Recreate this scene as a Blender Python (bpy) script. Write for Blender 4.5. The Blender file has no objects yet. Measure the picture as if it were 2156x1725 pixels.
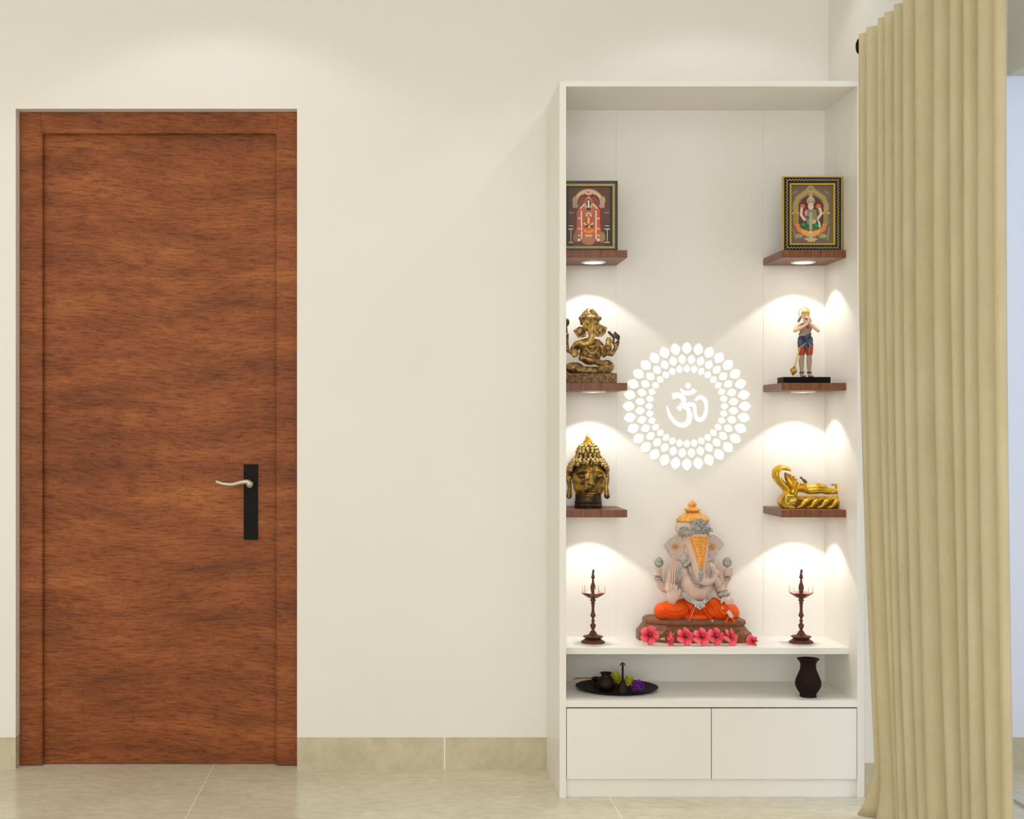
import bpy, math, random
import numpy as np
from mathutils import Vector, Matrix, Euler
random.seed(7)
PI = math.pi
C = bpy.context.scene.collection
# ------------------------------------------------------------------ camera numbers
F, CX, CY, EYE = 2979.0, 828.0, 900.0, 1.088      # focal length in px, vanishing point, eye height
def W(px, py, Y): return Vector(((px-CX)*Y/F, Y, EYE+(CY-py)*Y/F))
YW = 4.5                       # back wall
YF = 4.1535                    # front of the cabinet
YB = 4.466                     # back panel face of the cabinet

# ------------------------------------------------------------------ materials
def s2l(c):
    c = c/255.0
    return c/12.92 if c <= .04045 else ((c+.055)/1.055)**2.4
def rgb(r, g, b): return (s2l(r), s2l(g), s2l(b), 1)
def newmat(name):
    m = bpy.data.materials.new(name); m.use_nodes = True
    nt = m.node_tree; b = nt.nodes['Principled BSDF']
    return m, nt, b
def mat(name, col, rough=.5, metal=0., var=0., scale=20., bump=0., bscale=80., spec=.5, col2=None, emit=0., stretch=(1,1,1), detail=4):
    m, nt, b = newmat(name)
    b.inputs['Roughness'].default_value = rough; b.inputs['Metallic'].default_value = metal
    b.inputs['Specular IOR Level'].default_value = spec
    b.inputs['Base Color'].default_value = col
    if emit:
        b.inputs['Emission Color'].default_value = col; b.inputs['Emission Strength'].default_value = emit
    tc = nt.nodes.new('ShaderNodeTexCoord'); mp = nt.nodes.new('ShaderNodeMapping')
    mp.inputs['Scale'].default_value = stretch
    nt.links.new(tc.outputs['Object'], mp.inputs['Vector'])
    if var or col2:
        n = nt.nodes.new('ShaderNodeTexNoise'); n.inputs['Scale'].default_value = scale; n.inputs['Detail'].default_value = detail
        nt.links.new(mp.outputs[0], n.inputs['Vector'])
        r = nt.nodes.new('ShaderNodeValToRGB')
        if col2 is None: col2 = tuple(x*(1-var) for x in col[:3])+(1,)
        r.color_ramp.elements[0].position = .36; r.color_ramp.elements[0].color = col2
        r.color_ramp.elements[1].position = .62; r.color_ramp.elements[1].color = col
        nt.links.new(n.outputs['Fac'], r.inputs['Fac']); nt.links.new(r.outputs['Color'], b.inputs['Base Color'])
    if bump:
        n = nt.nodes.new('ShaderNodeTexNoise'); n.inputs['Scale'].default_value = bscale; n.inputs['Detail'].default_value = 5
        nt.links.new(mp.outputs[0], n.inputs['Vector'])
        bp = nt.nodes.new('ShaderNodeBump'); bp.inputs['Strength'].default_value = bump; bp.inputs['Distance'].default_value = .002
        nt.links.new(n.outputs['Fac'], bp.inputs['Height']); nt.links.new(bp.outputs['Normal'], b.inputs['Normal'])
    return m
def math_node(nt, op, a, b=None):
    n = nt.nodes.new('ShaderNodeMath'); n.operation = op
    for i, v in enumerate((a, b)):
        if v is None: continue
        if isinstance(v, (int, float)): n.inputs[i].default_value = v
        else: nt.links.new(v, n.inputs[i])
    return n.outputs[0]
def mix_col(nt, fac, a, b, blend='MIX'):
    n = nt.nodes.new('ShaderNodeMix'); n.data_type = 'RGBA'; n.blend_type = blend
    for s, v in ((n.inputs[0], fac), (n.inputs[6], a), (n.inputs[7], b)):
        if isinstance(v, (int, float)): s.default_value = v
        elif isinstance(v, tuple): s.default_value = v
        else: nt.links.new(v, s)
    return n.outputs[2]
def noise(nt, vec, scale, detail=4, rough=.5, dist=0):
    n = nt.nodes.new('ShaderNodeTexNoise'); n.inputs['Scale'].default_value = scale; n.inputs['Detail'].default_value = detail
    n.inputs['Roughness'].default_value = rough; n.inputs['Distortion'].default_value = dist
    nt.links.new(vec, n.inputs['Vector']); return n.outputs['Fac']
def mapping(nt, vec, scale=(1,1,1), rot=(0,0,0)):
    mp = nt.nodes.new('ShaderNodeMapping'); mp.inputs['Scale'].default_value = scale; mp.inputs['Rotation'].default_value = rot
    nt.links.new(vec, mp.inputs['Vector']); return mp.outputs[0]
def ramp(nt, fac, stops):
    r = nt.nodes.new('ShaderNodeValToRGB'); e = r.color_ramp.elements
    while len(e) < len(stops): e.new(.5)
    for i, (p, c) in enumerate(stops): e[i].position = p; e[i].color = c
    nt.links.new(fac, r.inputs['Fac']); return r.outputs['Color']

def door_wood():
    m, nt, b = newmat('door_teak')
    tc = nt.nodes.new('ShaderNodeTexCoord').outputs['Object']
    # the horizontal grain drifts slowly up and down
    w = noise(nt, mapping(nt, tc, (1, 1, 1.2)), 1.1, 1)
    sep = nt.nodes.new('ShaderNodeSeparateXYZ'); nt.links.new(tc, sep.inputs[0])
    z2 = math_node(nt, 'ADD', sep.outputs[2], math_node(nt, 'MULTIPLY', w, .16))
    z2 = math_node(nt, 'ADD', z2, math_node(nt, 'MULTIPLY', sep.outputs[0], .03))
    cmb = nt.nodes.new('ShaderNodeCombineXYZ')
    nt.links.new(sep.outputs[0], cmb.inputs[0]); nt.links.new(sep.outputs[1], cmb.inputs[1]); nt.links.new(z2, cmb.inputs[2])
    v = cmb.outputs[0]
    big = noise(nt, mapping(nt, v, (1.6, 1, 8)), 1.6, 6, .62)
    fine = noise(nt, mapping(nt, v, (9, 1, 85)), 2.0, 5, .7)
    pores = noise(nt, mapping(nt, v, (34, 1, 230)), 2.0, 3, .6)
    broad = noise(nt, mapping(nt, tc, (1, 1, 1.2)), 1.3, 2)
    c = ramp(nt, big, [(.28, rgb(118, 66, 31)), (.5, rgb(150, 87, 43)), (.74, rgb(178, 111, 59))])
    c2 = ramp(nt, fine, [(.36, rgb(146, 96, 58)), (.55, rgb(255, 252, 248))])
    c = mix_col(nt, .66, c, c2, 'MULTIPLY')
    c3 = ramp(nt, pores, [(.30, rgb(128, 78, 44)), (.44, rgb(255, 255, 255))])
    c = mix_col(nt, .75, c, c3, 'MULTIPLY')
    c4 = ramp(nt, broad, [(.35, rgb(222, 208, 198)), (.65, rgb(255, 255, 255))])
    c = mix_col(nt, .8, c, c4, 'MULTIPLY')
    nt.links.new(c, b.inputs['Base Color'])
    b.inputs['Roughness'].default_value = .5; b.inputs['Specular IOR Level'].default_value = .22
    bp = nt.nodes.new('ShaderNodeBump'); bp.inputs['Strength'].default_value = .5; bp.inputs['Distance'].default_value = .0012
    h = math_node(nt, 'ADD', fine, math_node(nt, 'MULTIPLY', pores, .6))
    nt.links.new(h, bp.inputs['Height']); nt.links.new(bp.outputs['Normal'], b.inputs['Normal'])
    return m
def shelf_wood():
    m, nt, b = newmat('shelf_walnut')
    tc = nt.nodes.new('ShaderNodeTexCoord').outputs['Object']
    f = noise(nt, mapping(nt, tc, (30, 1.2, 1.2)), 3.0, 4, .6)
    c = ramp(nt, f, [(.3, rgb(82, 43, 20)), (.5, rgb(118, 67, 34)), (.7, rgb(138, 82, 45))])
    nt.links.new(c, b.inputs['Base Color']); b.inputs['Roughness'].default_value = .4
    return m
def tile_mat(name, x0, step, y0=None, base=(208, 202, 178), base2=(224, 219, 197), rough=.2, line=.0017, joint=(236, 232, 220)):
    m, nt, b = newmat(name)
    tc = nt.nodes.new('ShaderNodeTexCoord').outputs['Object']
    n1 = noise(nt, mapping(nt, tc, (1, 1.3, 1)), 3.4, 9, .66, .3)
    n2 = noise(nt, mapping(nt, tc, (1, 1.6, 1)), 22, 5, .6)
    c = ramp(nt, n1, [(.3, rgb(*base)), (.68, rgb(*base2))])
    c2 = ramp(nt, n2, [(.35, rgb(232, 230, 224)), (.6, rgb(255, 255, 255))])
    c = mix_col(nt, .7, c, c2, 'MULTIPLY')
    sep = nt.nodes.new('ShaderNodeSeparateXYZ'); nt.links.new(tc, sep.inputs[0])
    def mask(axis, off, st):
        v = math_node(nt, 'DIVIDE', math_node(nt, 'SUBTRACT', sep.outputs[axis], off), st)
        v = math_node(nt, 'ABSOLUTE', math_node(nt, 'SUBTRACT', v, math_node(nt, 'ROUND', v)))
        return math_node(nt, 'LESS_THAN', v, line/st)
    k = mask(0, x0, step)
    if y0 is not None: k = math_node(nt, 'MAXIMUM', k, mask(1, y0, step))
    c = mix_col(nt, k, c, rgb(*joint))
    nt.links.new(c, b.inputs['Base Color'])
    b.inputs['Roughness'].default_value = rough; b.inputs['Specular IOR Level'].default_value = .28
    return m
def curtain_mat():
    m, nt, b = newmat('curtain_linen')
    tc = nt.nodes.new('ShaderNodeTexCoord').outputs['Object']
    f = noise(nt, mapping(nt, tc, (1, 1, .6)), 800, 3, .7)
    g = noise(nt, mapping(nt, tc, (1, 1, .35)), 14, 4, .6)
    c = ramp(nt, f, [(.3, rgb(188, 175, 140)), (.7, rgb(208, 196, 162))])
    c = mix_col(nt, .6, c, ramp(nt, g, [(.3, rgb(232, 228, 218)), (.7, rgb(255, 255, 255))]), 'MULTIPLY')
    nt.links.new(c, b.inputs['Base Color']); b.inputs['Roughness'].default_value = .95
    b.inputs['Specular IOR Level'].default_value = .1
    b.inputs['Sheen Weight'].default_value = .15
    bp = nt.nodes.new('ShaderNodeBump'); bp.inputs['Strength'].default_value = .35; bp.inputs['Distance'].default_value = .001
    nt.links.new(f, bp.inputs['Height']); nt.links.new(bp.outputs['Normal'], b.inputs['Normal'])
    return m
def paint_mat():
    m, nt, b = newmat('printed_picture')
    a = nt.nodes.new('ShaderNodeAttribute'); a.attribute_name = 'Col'
    nt.links.new(a.outputs['Color'], b.inputs['Base Color']); b.inputs['Roughness'].default_value = .35
    return m

M = {}
M['wall'] = mat('wall_cream_paint', rgb(229, 226, 218), .75, spec=.25, var=.012, scale=3)
M['ceil'] = mat('ceiling_paint', rgb(240, 238, 230), .85, spec=.2)
M['outwall'] = mat('balcony_wall_paint', rgb(222, 226, 234), .8, spec=.2)
M['lintel'] = mat('lintel_render_grey', rgb(202, 202, 196), .85, spec=.2, var=.05, scale=8)
M['lam'] = mat('white_laminate', rgb(231, 228, 220), .32, spec=.4)
M['floor'] = tile_mat('floor_tile', -.5776, 1.2137, 3.38)
M['skirt'] = tile_mat('skirting_tile', W(936, 0, YW).x, 1.2137, None, (190, 180, 152), (204, 195, 170), .4, .0016, (238, 236, 228))
M['door'] = door_wood(); M['shelf'] = shelf_wood(); M['curtain'] = curtain_mat(); M['print'] = paint_mat()
M['black'] = mat('black_metal', rgb(17, 15, 12), .55, spec=.12)
M['nickel'] = mat('brushed_nickel', rgb(188, 184, 158), .38, .55)
M['white_glow'] = mat('lit_white_acrylic', rgb(255, 255, 253), .5, emit=.30)
M['led'] = mat('led_diffuser', rgb(255, 252, 244), .5, emit=9.)
M['ring'] = mat('light_trim_white', rgb(240, 238, 232), .4)
M['bronze'] = mat('aged_bronze', rgb(176, 142, 84), .36, .55, col2=rgb(84, 58, 32), scale=90, bump=.5, bscale=220)
M['bronze_hi'] = mat('polished_bronze', rgb(212, 176, 92), .32, .55, col2=rgb(150, 112, 56), scale=70, bump=.25, bscale=200)
M['bronze_dk'] = mat('dark_bronze', rgb(104, 78, 46), .42, .5, col2=rgb(44, 30, 20), scale=120, bump=.5, bscale=220)
M['stone'] = mat('carved_stone', rgb(158, 128, 84), .7, .1, col2=rgb(96, 68, 44), scale=150, bump=1., bscale=240)
M['buddha'] = mat('antique_gold_face', rgb(186, 146, 62), .36, .65, col2=rgb(66, 48, 26), scale=42, bump=.2, bscale=160)
M['buddha_hair'] = mat('antique_gold_curls', rgb(206, 172, 100), .36, .6, col2=rgb(70, 56, 34), scale=110)
M['buddha_dk'] = mat('dark_patina', rgb(66, 54, 34), .4, .6, col2=rgb(34, 28, 20), scale=60)
M['gold'] = mat('yellow_gold', rgb(220, 178, 30), .32, .55, col2=rgb(170, 118, 18), scale=60)
M['gold_pale'] = mat('pale_gold', rgb(224, 200, 96), .35, .45)
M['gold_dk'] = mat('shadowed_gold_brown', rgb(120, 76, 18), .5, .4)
M['skin'] = mat('painted_pale_pink', rgb(206, 178, 162), .55, var=.06, scale=40)
M['skin2'] = mat('painted_pink_grey', rgb(200, 180, 168), .6, var=.16, scale=120)
M['silver'] = mat('painted_silver_grey', rgb(176, 174, 164), .45, .3, col2=rgb(126, 127, 120), scale=140)
M['silver_hi'] = mat('bright_silver_beads', rgb(198, 202, 198), .3, .5)
M['ochre'] = mat('painted_ochre_gold', rgb(226, 158, 62), .45, .15, var=.2, scale=90)
M['orange'] = mat('orange_cloth_paint', rgb(224, 80, 4), .6, var=.12, scale=26, spec=.22)
M['orange_dk'] = mat('deep_orange_paint', rgb(206, 62, 4), .6, spec=.22)
M['pedestal'] = mat('carved_brown_wood', rgb(122, 72, 38), .5, var=.25, scale=60, bump=.3)
M['pedestal_hi'] = mat('light_brown_carving', rgb(150, 98, 54), .5)
def petal_mat():
    m, nt, b = newmat('hibiscus_pink_red')
    tc = nt.nodes.new('ShaderNodeTexCoord').outputs['Object']
    sep = nt.nodes.new('ShaderNodeSeparateXYZ'); nt.links.new(tc, sep.inputs[0])
    c = ramp(nt, math_node(nt, 'DIVIDE', sep.outputs[2], .0295), [(.12, rgb(120, 16, 34)), (.34, rgb(206, 42, 62)), (.7, rgb(236, 92, 102)), (1, rgb(238, 112, 120))])
    v = noise(nt, mapping(nt, tc, (500, 500, 40)), 1., 3)
    c = mix_col(nt, .5, c, ramp(nt, v, [(.35, rgb(214, 190, 194)), (.6, rgb(255, 255, 255))]), 'MULTIPLY')
    nt.links.new(c, b.inputs['Base Color']); b.inputs['Roughness'].default_value = .65; b.inputs['Specular IOR Level'].default_value = .25
    return m
M['petal'] = petal_mat()
M['petal_c'] = mat('hibiscus_dark_centre', rgb(92, 14, 30), .6)
M['stamen'] = mat('hibiscus_stamen', rgb(226, 96, 92), .6)
M['leafgreen'] = mat('sepal_green', rgb(150, 172, 92), .6)
M['copper'] = mat('dark_copper_brown', rgb(92, 44, 36), .42, .25, var=.15, scale=60)
M['copper_in'] = mat('copper_bowl_inside', rgb(196, 132, 104), .4, .3)
M['wick'] = mat('white_wick', rgb(206, 208, 198), .5)
M['tray'] = mat('very_dark_bronze', rgb(24, 9, 7), .6, spec=.15)
M['pot'] = mat('dark_brown_metal', rgb(32, 15, 9), .55, spec=.25)
M['vase'] = mat('dark_brown_clay', rgb(32, 13, 7), .65, var=.15, scale=30, spec=.15)
M['yflower'] = mat('yellow_green_petals', rgb(226, 220, 50), .6, col2=rgb(176, 172, 20), scale=160)
M['pflower'] = mat('purple_petals', rgb(156, 62, 186), .6, col2=rgb(88, 20, 120), scale=120)
M['blue'] = mat('painted_dark_blue', rgb(54, 84, 122), .5, col2=rgb(14, 34, 52), scale=90)
M['red'] = mat('painted_red', rgb(186, 60, 34), .5, var=.2, scale=90)
M['white_skin'] = mat('painted_ivory_skin', rgb(226, 190, 160), .5, var=.04, scale=60)
M['greyskin'] = mat('painted_grey_legs', rgb(170, 150, 132), .5, var=.12, scale=90)
M['chest'] = mat('painted_grey_brown_chest', rgb(160, 136, 120), .5, var=.2, scale=90)
M['goldplain'] = mat('bright_gold_trim', rgb(206, 170, 90), .35, .4)
M['fr_dark'] = mat('dark_maroon_frame', rgb(58, 30, 26), .35)
M['fr_black'] = mat('black_frame', rgb(30, 18, 16), .3)
M['fr_gold'] = mat('gold_frame_trim', rgb(196, 164, 44), .35, .35)
M['fr_olive'] = mat('olive_gold_trim', rgb(146, 136, 72), .4, .3)
M['fr_pearl'] = mat('pale_scallop_trim', rgb(206, 200, 160), .4)

# ------------------------------------------------------------------ mesh builder
class MB:
    def __init__(s): s.v = []; s.f = []; s.sm = []
    def add(s, vs, fs, smooth=True):
        o = len(s.v); s.v += [Vector(x) for x in vs]
        s.f += [tuple(i+o for i in f) for f in fs]; s.sm += [smooth]*len(fs); return s
    def box(s, x0, x1, y0, y1, z0, z1):
        vs = [(x, y, z) for z in (z0, z1) for y in (y0, y1) for x in (x0, x1)]
        return s.add(vs, [(0,2,3,1),(4,5,7,6),(0,1,5,4),(2,6,7,3),(0,4,6,2),(1,3,7,5)], False)
    def ell(s, c, r, rot=None, n=20, m=12):
        c = Vector(c); vs = [Vector((0,0,1))]
        for j in range(1, m):
            t = PI*j/m
            for i in range(n):
                a = 2*PI*i/n; vs.append(Vector((math.sin(t)*math.cos(a), math.sin(t)*math.sin(a), math.cos(t))))
        vs.append(Vector((0,0,-1)))
        R = Euler(rot).to_matrix() if rot else Matrix.Identity(3)
        vs = [c + R @ Vector((v.x*r[0], v.y*r[1], v.z*r[2])) for v in vs]
        fs = [(0, 1+i, 1+(i+1) % n) for i in range(n)]
        for j in range(m-2):
            for i in range(n):
                a = 1+j*n+i; b = 1+j*n+(i+1) % n; fs.append((a, a+n, b+n, b))
        L = len(vs)-1; fs += [(L, 1+(m-2)*n+(i+1) % n, 1+(m-2)*n+i) for i in range(n)]
        return s.add(vs, fs)
    def tube(s, pts, rad, n=12, flat=1., caps=True, up=None):
        pts = [Vector(p) for p in pts]
        if not isinstance(rad, (list, tuple)): rad = [rad]*len(pts)
        T = []
        for i in range(len(pts)):
            a = pts[max(0, i-1)]; b = pts[min(len(pts)-1, i+1)]; T.append((b-a).normalized())
        if caps:
            k = 3; P2, R2, T2 = [], [], []
            for q in range(k):
                a = PI/2*(1-(q+.35)/(k+.35)); P2.append(pts[0]-T[0]*rad[0]*math.sin(a)); R2.append(rad[0]*math.cos(a)); T2.append(T[0])
            P2 += pts; R2 += list(rad); T2 += T
            for q in reversed(range(k)):
                a = PI/2*(1-(q+.35)/(k+.35)); P2.append(pts[-1]+T[-1]*rad[-1]*math.sin(a)); R2.append(rad[-1]*math.cos(a)); T2.append(T[-1])
            pts, rad, T = P2, R2, T2
        ref = Vector(up) if up else (Vector((0,1,0)) if abs(T[0].y) < .8 else Vector((0,0,1)))
        vs, fs = [], []
        for p, r, t in zip(pts, rad, T):
            a = ref - t*ref.dot(t)
            if a.length < 1e-4: a = Vector((1,0,0)) - t*t.x
            a.normalize(); b = t.cross(a); ref = a
            for i in range(n):
                q = 2*PI*i/n; vs.append(p + a*r*flat*math.cos(q) + b*r*math.sin(q))
        N = len(pts)
        for j in range(N-1):
            for i in range(n):
                k0 = j*n+i; k1 = j*n+(i+1) % n; fs.append((k0, k1, k1+n, k0+n))
        fs.append(tuple(reversed(range(n)))); fs.append(tuple((N-1)*n+i for i in range(n)))
        return s.add(vs, fs)
    def lathe(s, c, prof, n=40, lobes=0, amp=None, sx=1., sy=1., caps=True):
        c = Vector(c); vs, fs = [], []
        for j, (r, z) in enumerate(prof):
            for i in range(n):
                a = 2*PI*i/n; rr = r
                if lobes and amp: rr = r*(1+amp[j]*math.cos(lobes*a+PI/2))
                vs.append(c+Vector((rr*math.cos(a)*sx, rr*math.sin(a)*sy, z)))
        for j in range(len(prof)-1):
            for i in range(n):
                a = j*n+i; b = j*n+(i+1) % n; fs.append((a, b, b+n, a+n))
        if caps:
            fs.append(tuple(reversed(range(n)))); fs.append(tuple((len(prof)-1)*n+i for i in range(n)))
        return s.add(vs, fs)
    def prism(s, poly, y0, y1, smooth=False):          # outline in x,z extruded along y
        n = len(poly); vs = [(x, y0, z) for x, z in poly]+[(x, y1, z) for x, z in poly]
        fs = [tuple(range(n)), tuple(reversed(range(n, 2*n)))]+[(i, i+n, (i+1) % n+n, (i+1) % n) for i in range(n)]
        return s.add(vs, fs, smooth)
    def build(s, name, m, parent=None, loc=None, remesh=0, smooth=0, bevel=0, shade=True, fix=False):
        me = bpy.data.meshes.new(name); me.from_pydata([tuple(v) for v in s.v], [], s.f)
        if not remesh:
            me.polygons.foreach_set('use_smooth', s.sm)
        me.update()
        o = bpy.data.objects.new(name, me); C.objects.link(o)
        me.materials.append(m)
        if fix:
            import bmesh
            bm = bmesh.new(); bm.from_mesh(me); bmesh.ops.recalc_face_normals(bm, faces=bm.faces[:]); bm.to_mesh(me); bm.free()
        mods = False
        if remesh:
            r = o.modifiers.new('r', 'REMESH'); r.mode = 'VOXEL'; r.voxel_size = remesh; r.use_smooth_shade = True; mods = True
        if smooth:
            q = o.modifiers.new('s', 'SMOOTH'); q.factor = .5; q.iterations = smooth; mods = True
        if mods:
            dg = bpy.context.evaluated_depsgraph_get(); ev = o.evaluated_get(dg)
            me2 = bpy.data.meshes.new_from_object(ev); o.modifiers.clear(); old = o.data; o.data = me2
            bpy.data.meshes.remove(old); me2.name = name
            if not me2.materials: me2.materials.append(m)
        if bevel:
            q = o.modifiers.new('bevel', 'BEVEL'); q.width = bevel; q.segments = 2; q.limit_method = 'ANGLE'; q.harden_normals = False
        if parent: o.parent = parent
        if loc is not None: o.location = loc
        return o
def tag(o, label=None, cat=None, group=None, kind=None):
    if label: o['label'] = label
    if cat: o['category'] = cat
    if group: o['group'] = group
    if kind: o['kind'] = kind
    return o
def empty(name, loc=(0,0,0), label=None, cat=None, group=None, kind=None):
    o = bpy.data.objects.new(name, None); C.objects.link(o); o.location = loc; o.empty_display_size = .05
    return tag(o, label, cat, group, kind)
from mathutils.bvhtree import BVHTree
def surf(q, *objs):
    """depth of the nearest built surface behind a point, so that relief lies on what carries it"""
    T = [BVHTree.FromPolygons([v.co for v in o.data.vertices], [tuple(p.vertices) for p in o.data.polygons]) for o in objs]
    def f(x, y, off=0., dflt=-20.):
        p = q(x, y, -300); best = None
        for t in T:
            h = t.ray_cast(p, Vector((0, 1, 0)))
            if h[0] is not None and (best is None or h[0].y < best): best = h[0].y
        return q(x, y, (best/q.k if best is not None else dflt)-off)
    return f
class Fr:
    """local frame of one thing: measured sizes (px at its own distance) -> metres"""
    def __init__(s, cx, zb, Y, zoom=None):
        s.cx, s.zb, s.Y, s.k = cx, zb, Y, Y/F
        s.base = CY-(zb-EYE)/s.k
        s.loc = Vector(((cx-CX)*s.k, Y, zb)); s.zoom = zoom or (0., 0., 1.)
    def __call__(s, x, y, d=0):
        ox, oy, sc = s.zoom
        return Vector(((ox+x/sc-s.cx)*s.k, d*s.k, (s.base-(oy+y/sc))*s.k))
    def r(s, v): return v/s.zoom[2]*s.k
def bx(name, m, x0, x1, y0, y1, z0, z1, parent=None, bevel=0, kind=None):
    o = MB().box(x0, x1, y0, y1, z0, z1).build(name, m, parent, bevel=bevel)
    if kind: o['kind'] = kind
    return o
def catmull(pts, n=6):
    P = [Vector(p) for p in pts]; out = []
    for i in range(len(P)-1):
        p0 = P[max(0, i-1)]; p1 = P[i]; p2 = P[i+1]; p3 = P[min(len(P)-1, i+2)]
        for j in range(n):
            t = j/n
            out.append(.5*((2*p1)+(p2-p0)*t+(2*p0-5*p1+4*p2-p3)*t*t+(3*p1-p0-3*p2+p3)*t**3))
    out.append(P[-1]); return out
def lerp_list(v, n=6):
    out = []
    for i in range(len(v)-1):
        for j in range(n): out.append(v[i]+(v[i+1]-v[i])*j/n)
    out.append(v[-1]); return out

# ================================================================== THE SETTING
XL, XWIN = -2.6, 1.804           # left wall, window wall
XS = 1.3839                      # face of the short wall right of the cabinet
ZC = 2.75; YBK = -2.4
dx0, dx1, dz = W(33, 0, YW).x, W(625.5, 0, YW).x, W(0, 229, YW).z
SK = W(0, 1553, YW).z
wb = MB()
wb.box(XL-.1, dx0, YW, YW+.12, SK, ZC); wb.box(dx1, XS+.001, YW, YW+.12, SK, ZC); wb.box(dx0, dx1, YW, YW+.12, dz, ZC)
tag(wb.build('wall_back', M['wall']), kind='structure')
tag(MB().box(XL-.1, dx0, YW, YW+.12, 0, SK).build('baseboard_left', M['skirt']), kind='structure')
tag(MB().box(dx1, XS+.001, YW, YW+.12, 0, SK).build('baseboard_back', M['skirt']), kind='structure')
# short return wall between the cabinet and the balcony door
wr = MB(); wr.box(XS, XWIN, YF+.004, YW+.12, SK, ZC)
tag(wr.build('wall_right', M['wall']), kind='structure')
tag(MB().box(XS, XWIN, YF+.004, YW+.12, 0, SK).build('baseboard_right', M['skirt']), kind='structure')
# window wall: lintel over the balcony opening, then solid wall
LZ = 2.12; YO = 1.9
tag(MB().box(XWIN, XWIN+.16, YO, YF+.004, LZ, ZC).build('trim_1', M['lintel']), kind='structure')
tag(MB().box(XWIN, XWIN+.16, YBK, YO, 0, ZC).build('wall_window', M['wall']), kind='structure')
tag(MB().box(XL-.1, XL, YBK, YW, 0, ZC).build('wall_left', M['wall']), kind='structure')
tag(MB().box(XL-.1, XWIN+.16, YBK-.1, YBK, 0, ZC).build('wall_front', M['wall']), kind='structure')
tag(MB().box(XL-.1, XWIN+.16, YBK-.1, YW+.12, ZC, ZC+.1).build('ceiling', M['ceil']), kind='structure')
tag(MB().box(XL-.1, XWIN, YBK-.1, YW+.3, -.1, 0).build('floor', M['floor']), kind='structure')
tag(MB().box(XWIN, XWIN+.03, YO, YF+.004, -.1, .008).build('trim_2', mat('threshold_strip', rgb(200, 202, 200), .5)), kind='structure')
# balcony outside the opening: floor and the house wall going on behind it
tag(MB().box(XWIN+.03, XWIN+1.9, YO-1.2, YW+.3, -.1, -.0005).build('floor_balcony', M['floor']), kind='structure')
tag(MB().box(XWIN, XWIN+1.9, YW, YW+.12, SK, 3.2).build('wall_balcony', M['outwall']), kind='structure')
tag(MB().box(XWIN, XWIN+1.9, YW-.001, YW+.12, -.01, SK).build('baseboard_balcony', M['skirt']), kind='structure')

# ------------------------------------------------------------------ door
D = empty('door_1', (dx0, YW+.04, 0), kind='structure')
D['label'] = 'reddish brown wooden flush door in a plain reveal left of the cabinet'
YD = YW+.046                      # face of the frame
def dpx(px, py, Y): p = W(px, py, Y); return p.x-dx0, p.z
il, itop = dpx(86, 278, YD); ir, _ = dpx(584, 278, YD)
wd = dx1-dx0; of = YD-(YW+.04)
fb = MB()
for (a, b_, c_, d_) in ((0.001, il, 0.002, dz-.001), (ir, wd-.001, 0.002, dz-.001), (il, ir, itop, dz-.001)):
    fb.box(a, b_, of, of+.06, c_, d_)
# small rounded inner lip
fb.tube([(il, of+.006, .002), (il, of+.006, itop)], .006, 10, caps=False); fb.tube([(ir, of+.006, .002), (ir, of+.006, itop)], .006, 10, caps=False)
fb.tube([(il, of+.006, itop), (ir, of+.006, itop)], .006, 10, caps=False)
fb.build('door_frame', M['door'], D, bevel=.0015)
leaf = bx('door_panel', M['door'], il+.0006, ir-.0006, of+.022, of+.058, .001, itop-.0006, D, .0015)
x0, z0 = dpx(513.5, 1136.5, YD+.02); x1, z1 = dpx(543, 978, YD+.02)
pl = bx('lock_plate', M['black'], x0, x1, of+.014, of+.0225, z0, z1, D, .001); pl['label'] = 'long black lock plate'
def hp(zx, zy, y): p = W(430+zx/8.214, 950+zy/8.214, YD-.03); return (p.x-dx0, y, p.z)
hb = MB()
hb.tube([hp(785, 575, of+.014), hp(785, 575, of-.03)], .0085, 16)
pts = catmull([hp(785, 568, of-.03), hp(735, 533, of-.031), hp(620, 545, of-.03), hp(480, 578, of-.028), hp(320, 565, of-.028), hp(215, 530, of-.029)], 6)
hb.tube(pts, lerp_list([.0105, .0080, .0068, .0060, .0055, .0052], 6), 12)
hb.ell(hp(785, 575, of-.03), (.0115, .0065, .0115))
ho = hb.build('door_handle', M['nickel'], D, remesh=.0011, smooth=3); ho['label'] = 'brushed nickel curved lever'

# ================================================================== ALTAR CABINET
kf = YF/F
cl0, cl1 = (1178-CX)*kf, (1192-CX)*kf; cr0, cr1 = (1805-CX)*kf, (1820.2-CX)*kf
zt, zti = EYE+(900-170)*kf, EYE+(900-182)*kf
CAB = empty('altar_cabinet', (cl0, YF, 0), 'tall cream laminate altar cabinet with open niche, brown side shelves and two drawers below', 'cabinet')
ox, oy = cl0, YF
def cb(name, m, a, b, c, d, e, f, bevel=.0004): return bx(name, m, a-ox, b-ox, c-oy, d-oy, e, f, CAB, bevel)
cb('side_panel', M['lam'], cl0, cl1, YF, YW, 0, zt-.002)
cb('side_panel', M['lam'], cr0, cr1, YF, YW, 0, zt-.002)
cb('top_panel', M['lam'], cl1, cr0, YF+.001, YW, zti, zt)
g0, g1 = (1297.5-CX)*YB/F, (1607-CX)*YB/F
cb('back_panel', M['lam'], cl1, g0-.0007, YB, YB+.0012, .42, zti)
cb('back_panel', M['lam'], g0+.0007, g1-.0007, YB, YB+.0012, .42, zti)
cb('back_panel', M['lam'], g1+.0007, cr0, YB, YB+.0012, .42, zti)
cb('backing_board', M['lam'], cl1, cr0, YB+.0013, YW-.003, .05, zti, 0)
ZS = .428; YSF = 4.233
cb('counter_shelf', M['lam'], cl1, cr0, YSF, YB, ZS-.019, ZS)
ZL = .286
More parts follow.
